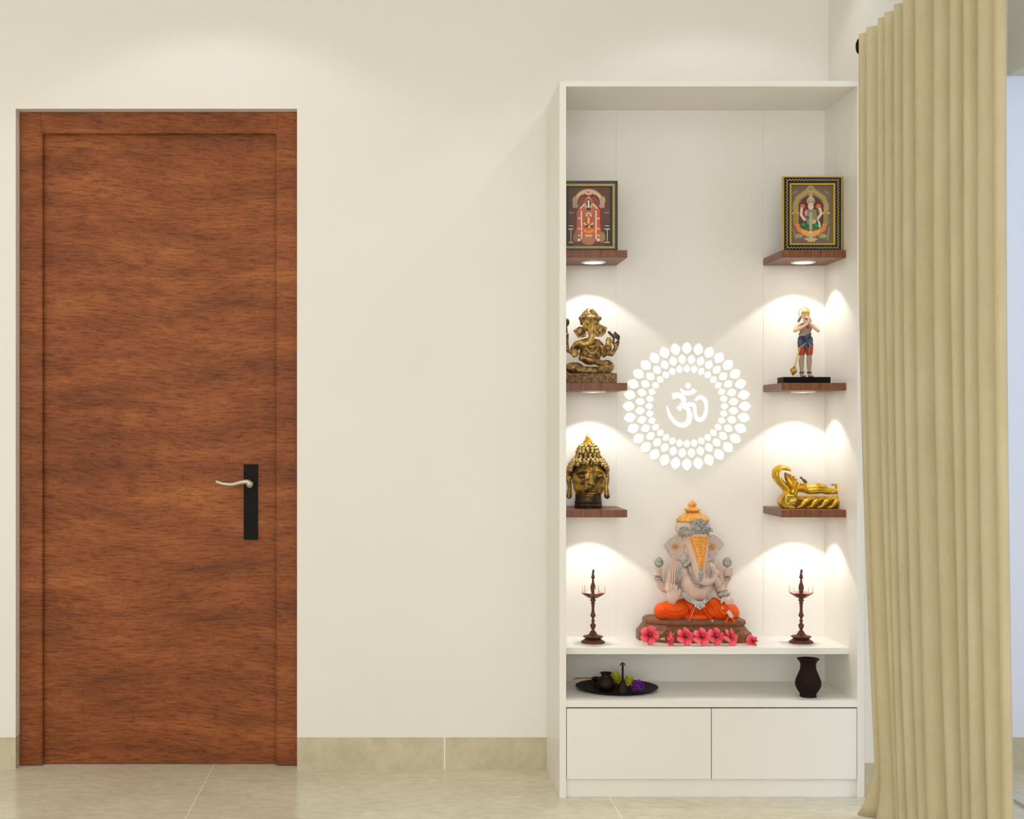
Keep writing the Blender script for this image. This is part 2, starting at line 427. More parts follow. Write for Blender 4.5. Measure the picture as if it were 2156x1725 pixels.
cb('counter_shelf', M['lam'], cl1, cr0, YF, YB, ZL-.02, ZL)
zd0, zd1 = EYE-741*kf, EYE-592.5*kf; xm = (1498-CX)*kf
cb('drawer', M['lam'], cl1+.002, xm-.0012, YF, YB-.02, zd0, zd1)
cb('drawer', M['lam'], xm+.0012, cr0-.002, YF, YB-.02, zd0, zd1)
cb('plinth', M['lam'], cl1, cr0, YF+.012, YB, 0, zd0-.003)
# floating walnut shelves, each with its own downlight
YSH = YB/1.0495; TH = .0225
ZSH = {1: EYE+(900-527)*YSH/F, 2: EYE+(900-806.5)*YSH/F, 3: EYE+(900-1074)*YSH/F}
XSL0, XSL1 = cl1, g0; XSR0, XSR1 = g1, cr0
lights = []
def shelf(x0, x1, ztop, lx, label):
    T = empty('wall_shelf', (x0, YSH, ztop-TH), label, 'wall shelf', 'walnut shelves with downlights')
    bx('shelf_board', M['shelf'], 0, x1-x0, 0, YB-YSH-.0004, 0, TH, T, .0008)
    ly = 4.362; zb = ztop-TH
    L = empty('downlight', (lx-x0, ly-YSH, 0)); L.parent = T
    MB().lathe((0, 0, 0), [(.0375, .0), (.0375, -.003), (.033, -.0045), (.027, -.0035), (.027, .0)], 36, caps=False).build('trim_ring', M['ring'], L)
    MB().lathe((0, 0, 0), [(.0268, .0), (.0268, -.0032), (.0, -.0032)], 32).build('light_lens', M['led'], L)
    lights.append((lx, ly, zb-.006))
PL = {1: 'top', 2: 'middle', 3: 'lowest'}
HOLD = {(1, 0): 'carrying the maroon-framed print', (2, 0): 'carrying the bronze idol', (3, 0): 'carrying the gold head',
        (1, 1): 'carrying the black and gold framed print', (2, 1): 'carrying the standing figurine', (3, 1): 'carrying the reclining gold idol'}
for n_, zz in ZSH.items():
    shelf(XSL0+.0003, XSL1, zz, (1249.5-CX)*4.362/F, 'walnut brown shelf with downlight, '+PL[n_]+' on the left, '+HOLD[(n_, 0)])
    shelf(XSR0, XSR1-.0003, zz, (1691-CX)*4.362/F, 'walnut brown shelf with downlight, '+PL[n_]+' on the right, '+HOLD[(n_, 1)])

# ================================================================== OM MEDALLION
mc = W(1446, 855.6, YB)
MD = empty('om_wall_medallion', (mc.x, YB, mc.z), 'round white om emblem ringed by three rows of petals on the altar back panel', 'wall emblem')
km = YB/F/5.565
def op(zx, zy): return Vector(((zx-868)*km, 0, (866-zy)*km))
def ribbon(b, pts, w, y0=-.0012, y1=-.0001, n=7):
    P = catmull([op(*p) for p in pts], n); Wd = lerp_list([x*km/2 for x in w], n)
    vs, fs = [], []
    for i, p in enumerate(P):
        t = (P[min(i+1, len(P)-1)]-P[max(i-1, 0)]).normalized(); nn = Vector((-t.z, 0, t.x))
        for y in (y0, y1):
            for sgn in (1, -1): q = p+nn*Wd[i]*sgn; vs.append((q.x, y, q.z))
    N = len(P)
    for i in range(N-1):
        a = i*4; c = a+4
        fs += [(a, a+1, c+1, c), (a+2, c+2, c+3, a+3), (a, c, c+2, a+2), (a+1, a+3, c+3, c+1)]
    fs += [(0, 2, 3, 1), ((N-1)*4, (N-1)*4+1, (N-1)*4+3, (N-1)*4+2)]
    b.add(vs, fs, False)
ob = MB()
ribbon(ob, [(698, 752), (765, 738), (822, 772), (826, 832), (790, 880), (765, 905)], [70, 62, 58, 50, 52, 66])
ribbon(ob, [(835, 868), (880, 905), (902, 975), (885, 1050), (820, 1091), (735, 1058), (672, 980), (642, 900), (633, 865)], [20, 50, 62, 64, 58, 46, 38, 26, 8])
ribbon(ob, [(825, 885), (885, 848), (940, 848), (962, 890), (966, 950), (985, 1012), (1030, 1025), (1075, 985), (1097, 890), (1082, 800), (1025, 760), (965, 800)], [36, 48, 50, 44, 36, 44, 56, 46, 36, 50, 46, 26])
ribbon(ob, [(792, 658), (830, 702), (885, 716), (935, 700), (962, 672)], [6, 44, 52, 50, 62])
ob.prism([(op(883+x, 628+y).x, op(883+x, 628+y).z) for x, y in ((-38, 0), (0, 38), (38, 0), (0, -40))], -.0012, -.0001)
ob.build('om_symbol', M['white_glow'], MD)
pm = []
for (R_, L_, w_, off) in ((681, 142, 112, 0), (550, 112, 88, .5), (441, 90, 74, 0)):
    pts = []
    for i in range(24):
        t = -1+2*((i if i < 12 else 24-i)/12.0); sgn = 1 if i < 12 else -1
        pts.append((sgn*w_/2*km*max(0, 1-abs(t)**1.9)**.85, t*L_/2*km))
    b = MB().prism(pts, -.0012, -.0001)
    for k in range(32):
        a = 2*PI*(k+off)/32
        if k == 0: first = b.build('petal', M['white_glow'], MD, fix=True); o = first
        else:
            o = first.copy(); C.objects.link(o); o.parent = MD
        o.location = (R_*km*math.sin(a), 0, R_*km*math.cos(a)); o.rotation_euler = (0, a, 0)

# ================================================================== CURTAIN
X0c = 1.318; Nv = 64
peaks = [1808, 1824, 1848, 1862, 1882, 1901, 1926, 1966, 1999, 2027, 2058, 2092]
Yp = [X0c*F/(p-CX) for p in peaks]
amp = [.020, .030, .020, .032, .030, .038, .050, .038, .040, .036, .015]
vs, fs = [], []
path = []
for i in range(len(Yp)-1):
    for j in range(10):
        t = j/10.0; path.append((Yp[i]+(Yp[i+1]-Yp[i])*t, amp[i]*(1-math.cos(2*PI*t**1.25)), i+t))
path.append((Yp[-1], 0, len(Yp)-1.0)); path.append((Yp[-1]-.010, .004, 11.2)); path.append((Yp[-1]-.016, .012, 11.4)); path.append((Yp[-1]-.012, .022, 11.6))
ZT = 2.197
zs = [ZT*(1-(j/Nv))+.004 for j in range(Nv+1)]
for iz, z in enumerate(zs):
    h = 1-z/ZT
    for (y, dx, u) in path:
        f = min(1, u/11.0)
        hh = max(0, h-.3)/.7
        sh = (.012*(1-f)+.016*f)*hh**1.3
        sh += .0045*math.sin(u*2.3+h*3.1)*h
        dxx = dx*(1+.18*math.sin(u*1.7+h*2.2)*h)
        yy = y+.006*math.sin(u*1.1+h*4)*h-.115*(1-.85*f)*hh**1.8
        if u < 1.3 and z < .16:
            k = (1-z/.16)**1.7*(1-u/1.3)**.7
            sh -= .034*k; yy += .075*k
        vs.append((X0c+dxx+sh, yy, z))
nP = len(path)
for j in range(Nv):
    for i in range(nP-1):
        a = j*nP+i; fs.append((a, a+1, a+nP+1, a+nP))
cu = MB().add(vs, fs).build('curtain', M['curtain'])
sd = cu.modifiers.new('s', 'SOLIDIFY'); sd.thickness = .003; sd.offset = 1
tag(cu, 'floor length beige linen curtain hanging in deep folds right of the altar cabinet', 'curtain')
RD = empty('curtain_rod', (1.378, YF, 2.2), 'black curtain rod end peeking out behind the top of the beige curtain', 'curtain rod')
MB().tube([(0, .002, 0), (0, -1.35, 0)], .009, 14).build('rod', M['black'], RD)
MB().lathe((0, 0, 0), [(.0, 0), (.02, 0), (.02, .008), (.0, .008)], 32).build('wall_flange', M['black'], RD, loc=(0, .002, 0)).rotation_euler = (PI/2, 0, 0)
MB().lathe((0, 0, 0), [(.0, -.004), (.028, -.004), (.031, 0), (.028, .004), (.0, .004)], 32).build('finial', M['black'], RD, loc=(0, -.03, 0)).rotation_euler = (PI/2, 0, 0)

# ================================================================== FRAMED PICTURES
def picture(fr, zx0, zx1, zy0, zy1, shapes, d, parent, bg, res=2.0):
    ox_, oy_, sc = fr.zoom
    nx = int((zx1-zx0)/sc*res); ny = int((zy1-zy0)/sc*res)
    X, Y = np.meshgrid(zx0+(np.arange(nx)+.5)*(zx1-zx0)/nx, zy0+(np.arange(ny)+.5)*(zy1-zy0)/ny)
    img = np.zeros((ny, nx, 3)); img[:] = bg
    rng = np.random.RandomState(3)
    img *= (1+.12*(rng.rand(ny, nx, 1)-.5))
    for s in shapes:
        k = s[0]
        if k == 'e': m = ((X-s[1])/s[3])**2+((Y-s[2])/s[4])**2 < 1
        elif k == 'ring': q = np.sqrt(((X-s[1])/s[3])**2+((Y-s[2])/s[4])**2); m = (q < 1) & (q > s[5])
        elif k == 'r': m = (X > s[1]) & (X < s[3]) & (Y > s[2]) & (Y < s[4])
        elif k == 'p':
            m = np.zeros_like(X, bool); P = s[1]; j = len(P)-1
            for i in range(len(P)):
                xi, yi = P[i]; xj, yj = P[j]
                cnd = ((yi > Y) != (yj > Y)) & (X < (xj-xi)*(Y-yi)/(yj-yi+1e-9)+xi); m ^= cnd; j = i
        elif k == 'l':
            m = np.zeros_like(X, bool); P = s[1]; w = s[2]
            for (ax, ay), (bx_, by) in zip(P[:-1], P[1:]):
                L = (bx_-ax)**2+(by-ay)**2+1e-9; t = np.clip(((X-ax)*(bx_-ax)+(Y-ay)*(by-ay))/L, 0, 1)
                m |= (X-ax-t*(bx_-ax))**2+(Y-ay-t*(by-ay))**2 < (w/2)**2
        col = np.array(s[-1], float)
        if k == 'ring': pass
        n_ = rng.rand(ny, nx, 1)
        img = np.where(m[..., None], col*(1+.14*(n_-.5)), img)
    img = np.clip(img, 0, 255)/255.
    lin = np.where(img <= .04045, img/12.92, ((img+.055)/1.055)**2.4)
    vs = [fr(zx0+(zx1-zx0)*i/nx, zy0+(zy1-zy0)*j/ny, d) for j in range(ny+1) for i in range(nx+1)]
    fs = [(j*(nx+1)+i, (j+1)*(nx+1)+i, (j+1)*(nx+1)+i+1, j*(nx+1)+i+1) for j in range(ny) for i in range(nx)]
    o = MB().add(vs, fs, False).build('picture', M['print'], parent)
    ca = o.data.color_attributes.new('Col', 'FLOAT_COLOR', 'CORNER')
    cols = np.ones((ny*nx, 4, 4)); cols[:, :, :3] = lin.reshape(-1, 1, 3)
    ca.data.foreach_set('color', cols.ravel())
    return o
def frame_ring(b, fr, xa, xb, ya, yb, w, d0, d1):      # rectangle ring of width w (zoom units)
    for (p, q, r, s) in ((xa, xb, ya, ya+w), (xa, xb, yb-w, yb), (xa, xa+w, ya+w, yb-w), (xb-w, xb, ya+w, yb-w)):
        A = fr(p, s, d1); B = fr(q, r, d0); b.box(A.x, B.x, B.y, A.y, A.z, B.z)
def beads(b, fr, xa, xb, ya, yb, step, r, d):
    n = max(2, int(round((xb-xa)/step))); m = max(2, int(round((yb-ya)/step)))
    R = fr.r(r)
    for i in range(n+1):
        for y in (ya, yb): b.ell(fr(xa+(xb-xa)*i/n, y, d), (R, R*.6, R), n=8, m=5)
    for i in range(1, m):
        for x in (xa, xb): b.ell(fr(x, ya+(yb-ya)*i/m, d), (R, R*.6, R), n=8, m=5)

# --- left picture
f1 = Fr(1240, ZSH[1], 4.285, (1180, 360, 7.844))
bot = 0+ (f1.base-360)*7.844
P1 = empty('framed_picture', f1.loc, 'framed print of a garlanded standing deity, maroon frame, on the top left shelf', 'picture', 'framed deity prints')
b = MB(); frame_ring(b, f1, 10, 942, 168, bot, 44, -4, 6); b.build('outer_frame', M['fr_dark'], P1, bevel=.0005)
b = MB(); frame_ring(b, f1, 54, 898, 212, bot-44, 42, -3, 6); b.build('inner_frame', M['fr_olive'], P1, bevel=.0004)
b = MB(); beads(b, f1, 72, 880, 236, bot-62, 36, 11, -3.4); b.build('frame_beading', M['fr_pearl'], P1)
b = MB(); A = f1(20, bot-6, 8); B = f1(930, 180, 5); b.box(A.x, B.x, B.y, A.y, A.z, B.z); b.build('backing_board', M['fr_black'], P1)
OR = (218, 70, 32); GD = (196, 160, 104); DK = (40, 24, 26); CR = (222, 200, 168); MR = (96, 44, 36)
sh1 = [('r', 96, 250, 145, 1290, DK), ('r', 820, 250, 860, 1290, DK), ('r', 150, 860, 240, 1290, DK), ('r', 720, 860, 830, 1290, DK),
 ('ring', 470, 560, 262, 270, .72, GD), ('ring', 470, 560, 240, 248, .9, (226, 196, 150)), ('r', 200, 600, 320, 1290, MR), ('r', 640, 600, 735, 1290, MR), ('e', 470, 560, 180, 190, (132, 58, 38)),
 ('ring', 385, 540, 100, 150, .86, DK), ('ring', 560, 540, 100, 150, .86, DK), ('e', 470, 345, 70, 50, (204, 132, 96)), ('ring', 470, 345, 60, 40, .6, CR),
 ('e', 245, 480, 44, 62, (182, 150, 116)), ('e', 700, 480, 48, 66, (186, 156, 120)), ('e', 265, 570, 36, 40, (150, 140, 140)), ('e', 680, 570, 36, 40, (178, 140, 140)),
 ('p', [(330, 620), (440, 430), (500, 430), (620, 620), (700, 1150), (220, 1150)], (168, 96, 60)),
 ('p', [(400, 600), (440, 440), (470, 410), (505, 440), (540, 600)], (206, 160, 104)),
 ('e', 470, 520, 42, 70, (70, 60, 60)), ('l', [(470, 490), (470, 600)], 26, (235, 236, 230)), ('e', 425, 490, 18, 30, (220, 60, 50)), ('e', 520, 490, 18, 30, (220, 60, 50)),
 ('e', 470, 625, 36, 26, (24, 50, 60)), ('l', [(335, 610), (400, 545)], 26, CR), ('l', [(545, 545), (610, 610)], 26, CR), ('l', [(380, 625), (470, 680), (560, 625)], 34, (208, 96, 40)),
 ('l', [(285, 660), (285, 1150)], 24, (120, 110, 84)), ('l', [(315, 640), (318, 1110)], 46, OR), ('l', [(632, 640), (635, 1110)], 46, OR),
 ('l', [(352, 660), (356, 1110)], 24, (226, 206, 200)), ('l', [(592, 660), (594, 1110)], 24, (226, 206, 200)),
 ('e', 470, 720, 62, 52, (196, 104, 84)), ('ring', 470, 720, 48, 40, .55, CR), ('e', 470, 830, 70, 86, (186, 76, 40)), ('l', [(470, 780), (470, 850)], 34, (232, 196, 130)),
 ('l', [(400, 860), (470, 930), (540, 860)], 26, (222, 196, 130)), ('e', 440, 910, 24, 22, (30, 44, 28)), ('e', 520, 910, 24, 22, (30, 44, 28)),
 ('e', 470, 990, 112, 60, (224, 96, 30)), ('l', [(400, 980), (470, 1010), (540, 980)], 20, (236, 170, 60)), ('l', [(425, 1065), (520, 1065)], 34, (220, 190, 116)),
 ('e', 470, 1150, 105, 70, (176, 116, 78)), ('e', 270, 1090, 62, 80, (146, 100, 60)), ('e', 690, 1090, 58, 84, (156, 124, 66)),
 ('e', 312, 1135, 26, 26, (236, 206, 190)), ('e', 630, 1135, 26, 26, (236, 210, 196)), ('l', [(175, 950), (175, 1150)], 12, CR), ('l', [(778, 950), (778, 1150)], 12, CR),
 ('l', [(145, 955), (210, 955)], 22, (190, 186, 170)), ('l', [(742, 955), (812, 955)], 22, (190, 186, 170)), ('l', [(150, 1175), (205, 1175)], 22, (206, 172, 120)), ('l', [(742, 1175), (810, 1175)], 22, (206, 172, 120)),
 ('l', [(150, 900), (205, 905)], 16, CR), ('l', [(750, 900), (805, 905)], 16, CR), ('l', [(145, 685), (225, 685)], 14, (170, 130, 90)), ('l', [(735, 685), (805, 685)], 14, (170, 130, 90))]
for yy in (780, 950, 1060): sh1 += [('e', 315, yy, 26, 16, (210, 190, 80)), ('e', 634, yy, 26, 16, (210, 190, 80))]
picture(f1, 96, 856, 252, bot-84, sh1, 4.5, P1, (92, 46, 36))
# --- right picture
f2 = Fr(1709, ZSH[1], 4.285, (1600, 360, 7.84))
bot2 = (f2.base-360)*7.84
P2 = empty('framed_picture', f2.loc, 'framed print of a deity seated on a lotus, black and gold frame, top right shelf', 'picture', 'framed deity prints')
b = MB(); frame_ring(b, f2, 372, 1352, 95, bot2, 18, -4, 6); b.build('gold_edge', M['fr_gold'], P2)
b = MB(); frame_ring(b, f2, 390, 1334, 113, bot2-18, 98, -3, 6); b.build('outer_frame', M['fr_black'], P2)
b = MB()
def zig(b, fr, xa, xb, ya, yb, n, m, a, d):
    for cnt, horiz in ((n, True), (m, False)):
        for side in (0, 1):
            for i in range(cnt):
                if horiz:
                    p = xa+(xb-xa)*i/cnt; q = xa+(xb-xa)*(i+1)/cnt; y = ya if side == 0 else yb; s = 1 if side == 0 else -1
                    pl_ = [fr(p, y, d), fr((p+q)/2, y+s*a, d), fr(q, y, d)]
                else:
                    p = ya+(yb-ya)*i/cnt; q = ya+(yb-ya)*(i+1)/cnt; x = xa if side == 0 else xb; s = 1 if side == 0 else -1
                    pl_ = [fr(x, p, d), fr(x+s*a, (p+q)/2, d), fr(x, q, d)]
                b.tube(pl_, fr.r(5), 6, caps=False)
zig(b, f2, 428, 1296, 140, bot2-46, 16, 21, 26, -3.2); b.build('frame_beading', M['fr_pearl'], P2)
b = MB(); frame_ring(b, f2, 486, 1236, 206, bot2-104, 28, -3.6, 6); b.build('inner_frame', M['fr_gold'], P2, bevel=.0004)
b = MB(); A = f2(380, bot2-8, 8); B = f2(1344, 102, 5.5); b.box(A.x, B.x, B.y, A.y, A.z, B.z); b.build('backing_board', M['fr_black'], P2)
GR = (24, 104, 50); SK_ = (226, 190, 170)
G2 = (176, 152, 92)
arch = [(610, 860), (605, 660), (590, 560), (640, 440), (740, 370), (800, 330), (850, 270), (900, 330), (960, 370), (1060, 440), (1110, 560), (1095, 660), (1090, 860)]
sh2 = [('l', arch, 92, (150, 130, 84)), ('l', arch, 54, G2), ('p', [(650, 870), (650, 560), (720, 450), (850, 390), (990, 450), (1060, 560), (1060, 870)], (88, 56, 40)),
 ('l', [(850, 260), (850, 380)], 70, (172, 152, 104)), ('e', 850, 290, 58, 40, (190, 170, 120)), ('ring', 850, 290, 40, 26, .5, (120, 92, 60)),
 ('l', [(555, 690), (640, 690)], 34, (200, 180, 110)), ('l', [(1060, 690), (1145, 690)], 34, (200, 180, 110)), ('l', [(600, 700), (610, 850)], 50, (156, 130, 70)), ('l', [(1098, 700), (1090, 850)], 50, (156, 130, 70)),
 ('e', 600, 600, 46, 50, (176, 140, 92)), ('e', 1105, 600, 46, 50, (176, 150, 100)), ('l', [(560, 370), (610, 330)], 26, (150, 134, 84)), ('l', [(1090, 330), (1140, 370)], 26, (150, 134, 84)),
 ('e', 712, 580, 42, 40, (216, 104, 58)), ('e', 978, 580, 42, 40, (216, 104, 58)), ('l', [(700, 620), (690, 720), (745, 800)], 44, SK_), ('l', [(1000, 620), (1022, 700), (960, 790)], 44, SK_),
 ('p', [(590, 880), (640, 850), (720, 960), (850, 1000), (980, 960), (1060, 850), (1112, 880), (1090, 980), (960, 1060), (740, 1060), (620, 980)], (226, 124, 72)),
 ('p', [(690, 960), (850, 1000), (1010, 960), (930, 1080), (780, 1080)], (232, 160, 60)), ('p', [(850, 960), (890, 1030), (850, 1080), (810, 1030)], (240, 190, 80)),
 ('l', [(700, 970), (740, 1040)], 14, (240, 170, 140)), ('l', [(1000, 970), (960, 1040)], 14, (240, 170, 140)),
 ('e', 760, 900, 92, 58, GR), ('e', 950, 900, 92, 54, GR), ('e', 730, 880, 30, 22, (54, 148, 84)), ('e', 940, 900, 30, 20, (70, 150, 70)),
 ('p', [(770, 640), (850, 620), (940, 640), (960, 800), (900, 880), (800, 880), (760, 780)], (140, 130, 100)), ('l', [(850, 700), (850, 940)], 50, (176, 168, 128)),
 ('e', 770, 690, 24, 50, (226, 130, 150)), ('e', 905, 830, 36, 36, (206, 180, 120)), ('e', 800, 760, 26, 30, (60, 110, 84)), ('e', 960, 660, 24, 40, (60, 100, 70)),
 ('e', 850, 490, 66, 66, (156, 136, 112)), ('e', 850, 450, 34, 60, (186, 170, 140)), ('ring', 850, 490, 66, 66, .8, (200, 184, 140)), ('e', 850, 580, 46, 56, (228, 200, 190)), ('l', [(826, 565), (842, 565)], 8, (60, 40, 40)), ('l', [(862, 565), (878, 565)], 8, (60, 40, 40)), ('e', 850, 612, 10, 5, (190, 60, 60)),
 ('p', [(960, 800), (1000, 830), (1020, 930), (985, 930)], (196, 204, 190)), ('e', 650, 1070, 70, 36, (150, 150, 96)), ('e', 1050, 1070, 70, 36, (150, 160, 96)), ('e', 1070, 1075, 26, 16, (150, 184, 120)), ('e', 850, 1130, 110, 36, (196, 180, 120)),
 ('e', 850, 1060, 40, 36, (176, 176, 160)), ('l', [(560, 950), (600, 1120)], 20, (150, 134, 84)), ('l', [(1150, 930), (1130, 1140)], 20, (160, 140, 100)), ('e', 720, 1150, 80, 20, (116, 84, 120)), ('e', 1000, 1150, 80, 20, (116, 84, 120))]
picture(f2, 514, 1208, 234, bot2-132, sh2, 4.5, P2, (116, 98, 82))

# ================================================================== BRONZE ELEPHANT-HEADED IDOL (middle left shelf)
fg = Fr(1242, ZSH[2], 4.345, (1180, 620, 7.844)); gbot = (fg.base-620)*7.844
GA = empty('bronze_elephant_headed_idol', fg.loc, 'aged bronze seated elephant-headed idol on a rough stone base, middle left shelf', 'statue')
r = fg.r
b = MB(); A = fg(60, gbot, 22); B = fg(905, 1312, -24); b.box(A.x, B.x, B.y, A.y, A.z, B.z)
for i in range(14): b.ell(fg(90+60*i, 1325+random.uniform(-8, 10), random.uniform(-18, 12)), (r(50), r(60), r(26)))
b.build('stone_base', M['stone'], GA, remesh=.0016, smooth=1)
b = MB()
b.ell(fg(490, 1000, 0), (r(185), r(150), r(170))); b.ell(fg(480, 850, 2), (r(180), r(120), r(140)))
b.ell(fg(755, 1195, -6), (r(125), r(140), r(112))); b.ell(fg(215, 1215, -6), (r(165), r(140), r(95)))
b.tube(catmull([fg(760, 1250, -14), fg(600, 1262, -19), fg(400, 1255, -20), fg(300, 1262, -18)]), [r(60)]*19, 12)
b.tube(catmull([fg(700, 1165, -16), fg(560, 1120, -21), fg(400, 1065, -22), fg(320, 1045, -20)]), lerp_list([r(58), r(52), r(40), r(34)]), 12)
b.ell(fg(320, 1060, -20), (r(44), r(40), r(52)))
# shoulders and four arms
b.tube([fg(600, 800, 2), fg(690, 880, 0), fg(720, 1010, -6), fg(780, 960, -14)], [r(70), r(58), r(46), r(38)], 12)
b.tube([fg(620, 800, 8), fg(760, 960, 8), fg(850, 990, 6), fg(920, 880, 4), fg(950, 790, 2)], [r(60), r(50), r(42), r(36), r(32)], 12)
b.ell(fg(775, 870, -15), (r(60), r(30), r(105))); b.ell(fg(920, 830, 2), (r(50), r(30), r(44)))
b.tube([fg(370, 800, 2), fg(260, 830, 0), fg(200, 900, -6), fg(215, 1010, -12)], [r(66), r(60), r(48), r(40)], 12)
b.tube([fg(360, 800, 8), fg(180, 960, 8), fg(110, 900, 6), fg(105, 760, 4), fg(112, 660, 2)], [r(58), r(48), r(38), r(34), r(30)], 12)
b.build('body', M['bronze'], GA, remesh=.0014, smooth=2)
b = MB()
b.ell(fg(490, 490, -8), (r(132), r(120), r(150)))
b.ell(fg(400, 520, -14), (r(52), r(60), r(80))); b.ell(fg(575, 520, -14), (r(52), r(60), r(80)))
tp = catmull([fg(490, 470, -16), fg(495, 600, -24), fg(490, 700, -27), fg(445, 800, -26), fg(370, 828, -26), fg(290, 805, -25), fg(225, 835, -25)])
b.tube(tp, lerp_list([r(74), r(70), r(60), r(54), r(46), r(38), r(30)]), 14)
b.build('head', M['bronze_hi'], GA, remesh=.0013, smooth=2)
for x in (408, 580): MB().ell(fg(x, 505, -23), (r(18), r(14), r(11))).build('eye', M['bronze_dk'], GA)
M['ivory'] = mat('ivory_tusk', rgb(224, 208, 150), .4)
MB().tube([fg(440, 640, -22), fg(385, 662, -26)], [r(18), r(7)], 8).build('tusk', M['ivory'], GA); MB().tube([fg(545, 610, -22), fg(596, 655, -26)], [r(20), r(7)], 8).build('tusk', M['ivory'], GA)
for pl_, bend in (([(205, 600), (300, 535), (405, 545), (420, 700), (290, 722)], 1), ([(590, 500), (640, 492), (772, 550), (740, 640), (690, 700), (580, 700)], 1)):
    b = MB(); pp = [fg(x, y, 0) for x, y in pl_]; b.prism([(p.x, p.z) for p in pp], -r(40), r(0)); cx_ = sum(x for x, y in pl_)/len(pl_); cy_ = sum(y for x, y in pl_)/len(pl_)
    b.ell(fg(cx_, cy_, -5), (r(60), r(18), r(66)))
    b.build('ear', M['bronze'], GA, remesh=.0012, smooth=2)
b = MB()
b.lathe(fg(485, 400, 3), [(r(120), -r(110)), (r(152), -r(100)), (r(166), -r(40)), (r(172), r(10)), (r(160), r(40)), (r(135), r(80)), (r(90), r(130)), (r(45), r(170)), (r(12), r(192))], 32, sy=.75)
for i in range(9): a = PI*(i/8.); b.ell(fg(485-165*math.cos(a), 400, -4-17*math.sin(a)), (r(26), r(26), r(34)))
b.ell(fg(488, 285, -17), (r(30), r(20), r(34))); b.build('crown', M['bronze'], GA, remesh=.0012, smooth=2)
b = MB(); b.tube(catmull([fg(360, 800, -14), fg(420, 910, -19), fg(490, 985, -22), fg(570, 930, -19), fg(620, 800, -12)]), r(22), 8)
b.tube(catmull([fg(390, 780, -16), fg(460, 870, -20), fg(560, 850, -20), fg(600, 760, -14)]), r(18), 8); b.build('necklace', M['bronze_hi'], GA)
b = MB(); b.ell(fg(775, 790, -20), (r(52), r(26), r(82))); 
for i in range(4): b.tube([fg(738+24*i, 860, -21), fg(742+22*i, 760, -22)], r(12), 8)
b.build('raised_palm', M['bronze_hi'], GA)
b = MB(); b.ell(fg(225, 975, -16), (r(60), r(24), r(70))); b.build('open_palm', M['bronze_hi'], GA)
b = MB(); b.tube([fg(870, 800, 0), fg(890, 690, 0), fg(900, 630, 0)], [r(18), r(20), r(16)], 8)
b.prism([(p.x, p.z) for p in (fg(895, 615), fg(985, 690), fg(965, 780), fg(880, 690))], -r(26), r(20))
b.tube([fg(880, 700, 0), fg(800, 625, 0)], [r(26), r(22)], 10); b.build('held_axe', M['bronze_dk'], GA, remesh=.001, smooth=1)
b = MB(); b.ell(fg(105, 460, 2), (r(46), r(30), r(66))); b.tube([fg(100, 530, 2), fg(110, 660, 2)], r(14), 8); b.build('held_lotus', M['bronze_dk'], GA)
for (x, y) in ((850, 985), (165, 955)): MB().lathe(fg(x, y, 7), [(r(34), -r(12)), (r(56), -r(10)), (r(56), r(10)), (r(34), r(12))], 20).build('armlet', M['bronze_hi'], GA)

# ================================================================== HEAD OF BUDDHA (lower left shelf)
fb_ = Fr(1238, ZSH[3], 4.372, (1180, 900, 8.2125)); q = fb_; r = q.r; bbot = (q.base-900)*8.2125
BH = empty('curly_haired_head_statue', q.loc, 'antique gold head with closed eyes, curled hair and pointed flame top, lower left shelf', 'statue')
b = MB()
b.lathe(q(480, bbot, 0), [(r(238), 0), (r(244), r(30)), (r(232), r(80)), (r(226), r(160)), (r(220), r(300))], 36, sy=.8)
for z in (1295, 1345): b.lathe(q(480, z, 0), [(r(200), -r(8)), (r(240), -r(5)), (r(244), 0), (r(240), r(5)), (r(200), r(8))], 36, sy=.82)
b.build('neck', M['buddha_dk'], BH, remesh=.0012, smooth=1)
b = MB()
b.ell(q(490, 875, 0), (r(298), r(262), r(320))); b.ell(q(490, 1000, -3), (r(276), r(222), r(255))); b.ell(q(490, 1150, -8), (r(150), r(140), r(100)))
b.ell(q(350, 1010, -8), (r(130), r(120), r(150))); b.ell(q(630, 1010, -8), (r(130), r(120), r(150)))
b.tube(catmull([q(495, 760, -30), q(493, 860, -34), q(490, 950, -37)]), lerp_list([r(26), r(34), r(50)]), 10)   # nose
b.ell(q(450, 972, -33), (r(34), r(34), r(26))); b.ell(q(532, 972, -33), (r(34), r(34), r(26)))
for s in (-1, 1):
    b.tube(catmull([q(490+s*40, 770, -29), q(490+s*120, 742, -28), q(490+s*200, 770, -24), q(490+s*235, 815, -20)]), lerp_list([r(14), r(18), r(16), r(8)]), 8)
    b.ell(q(490+s*152, 832, -24), (r(72), r(46), r(40)))
    b.tube(catmull([q(490+s*6, 1085, -34), q(490+s*45, 1078, -34), q(490+s*105, 1092, -30)]), lerp_list([r(20), r(20), r(8)]), 8)
b.tube(catmull([q(410, 1120, -31), q(490, 1132, -34), q(570, 1120, -31)]), lerp_list([r(16), r(30), r(16)]), 8)
b.build('face', M['buddha'], BH, remesh=.0010, smooth=2)
FS = surf(q, bpy.data.objects['face'])
for s in (-1, 1):
    MB().tube(catmull([FS(490+s*92, 848, .6), FS(490+s*150, 868, .6), FS(490+s*216, 848, .6)]), r(10), 8).build('eyelid', M['buddha_dk'], BH)
MB().tube(catmull([FS(398, 1100, .3), FS(490, 1106, .3), FS(582, 1100, .3)]), r(8), 8).build('lip_line', M['buddha_dk'], BH)
b = MB(); b.ell(FS(500, 715, .5), (r(16), r(12), r(16))); b.build('forehead_mark', M['gold'], BH)
b = MB()
cap_c, cap_r = q(478, 760, 2), (r(345), r(285), r(265)); us_c, us_r = q(478, 460, 4), (r(185), r(170), r(180))
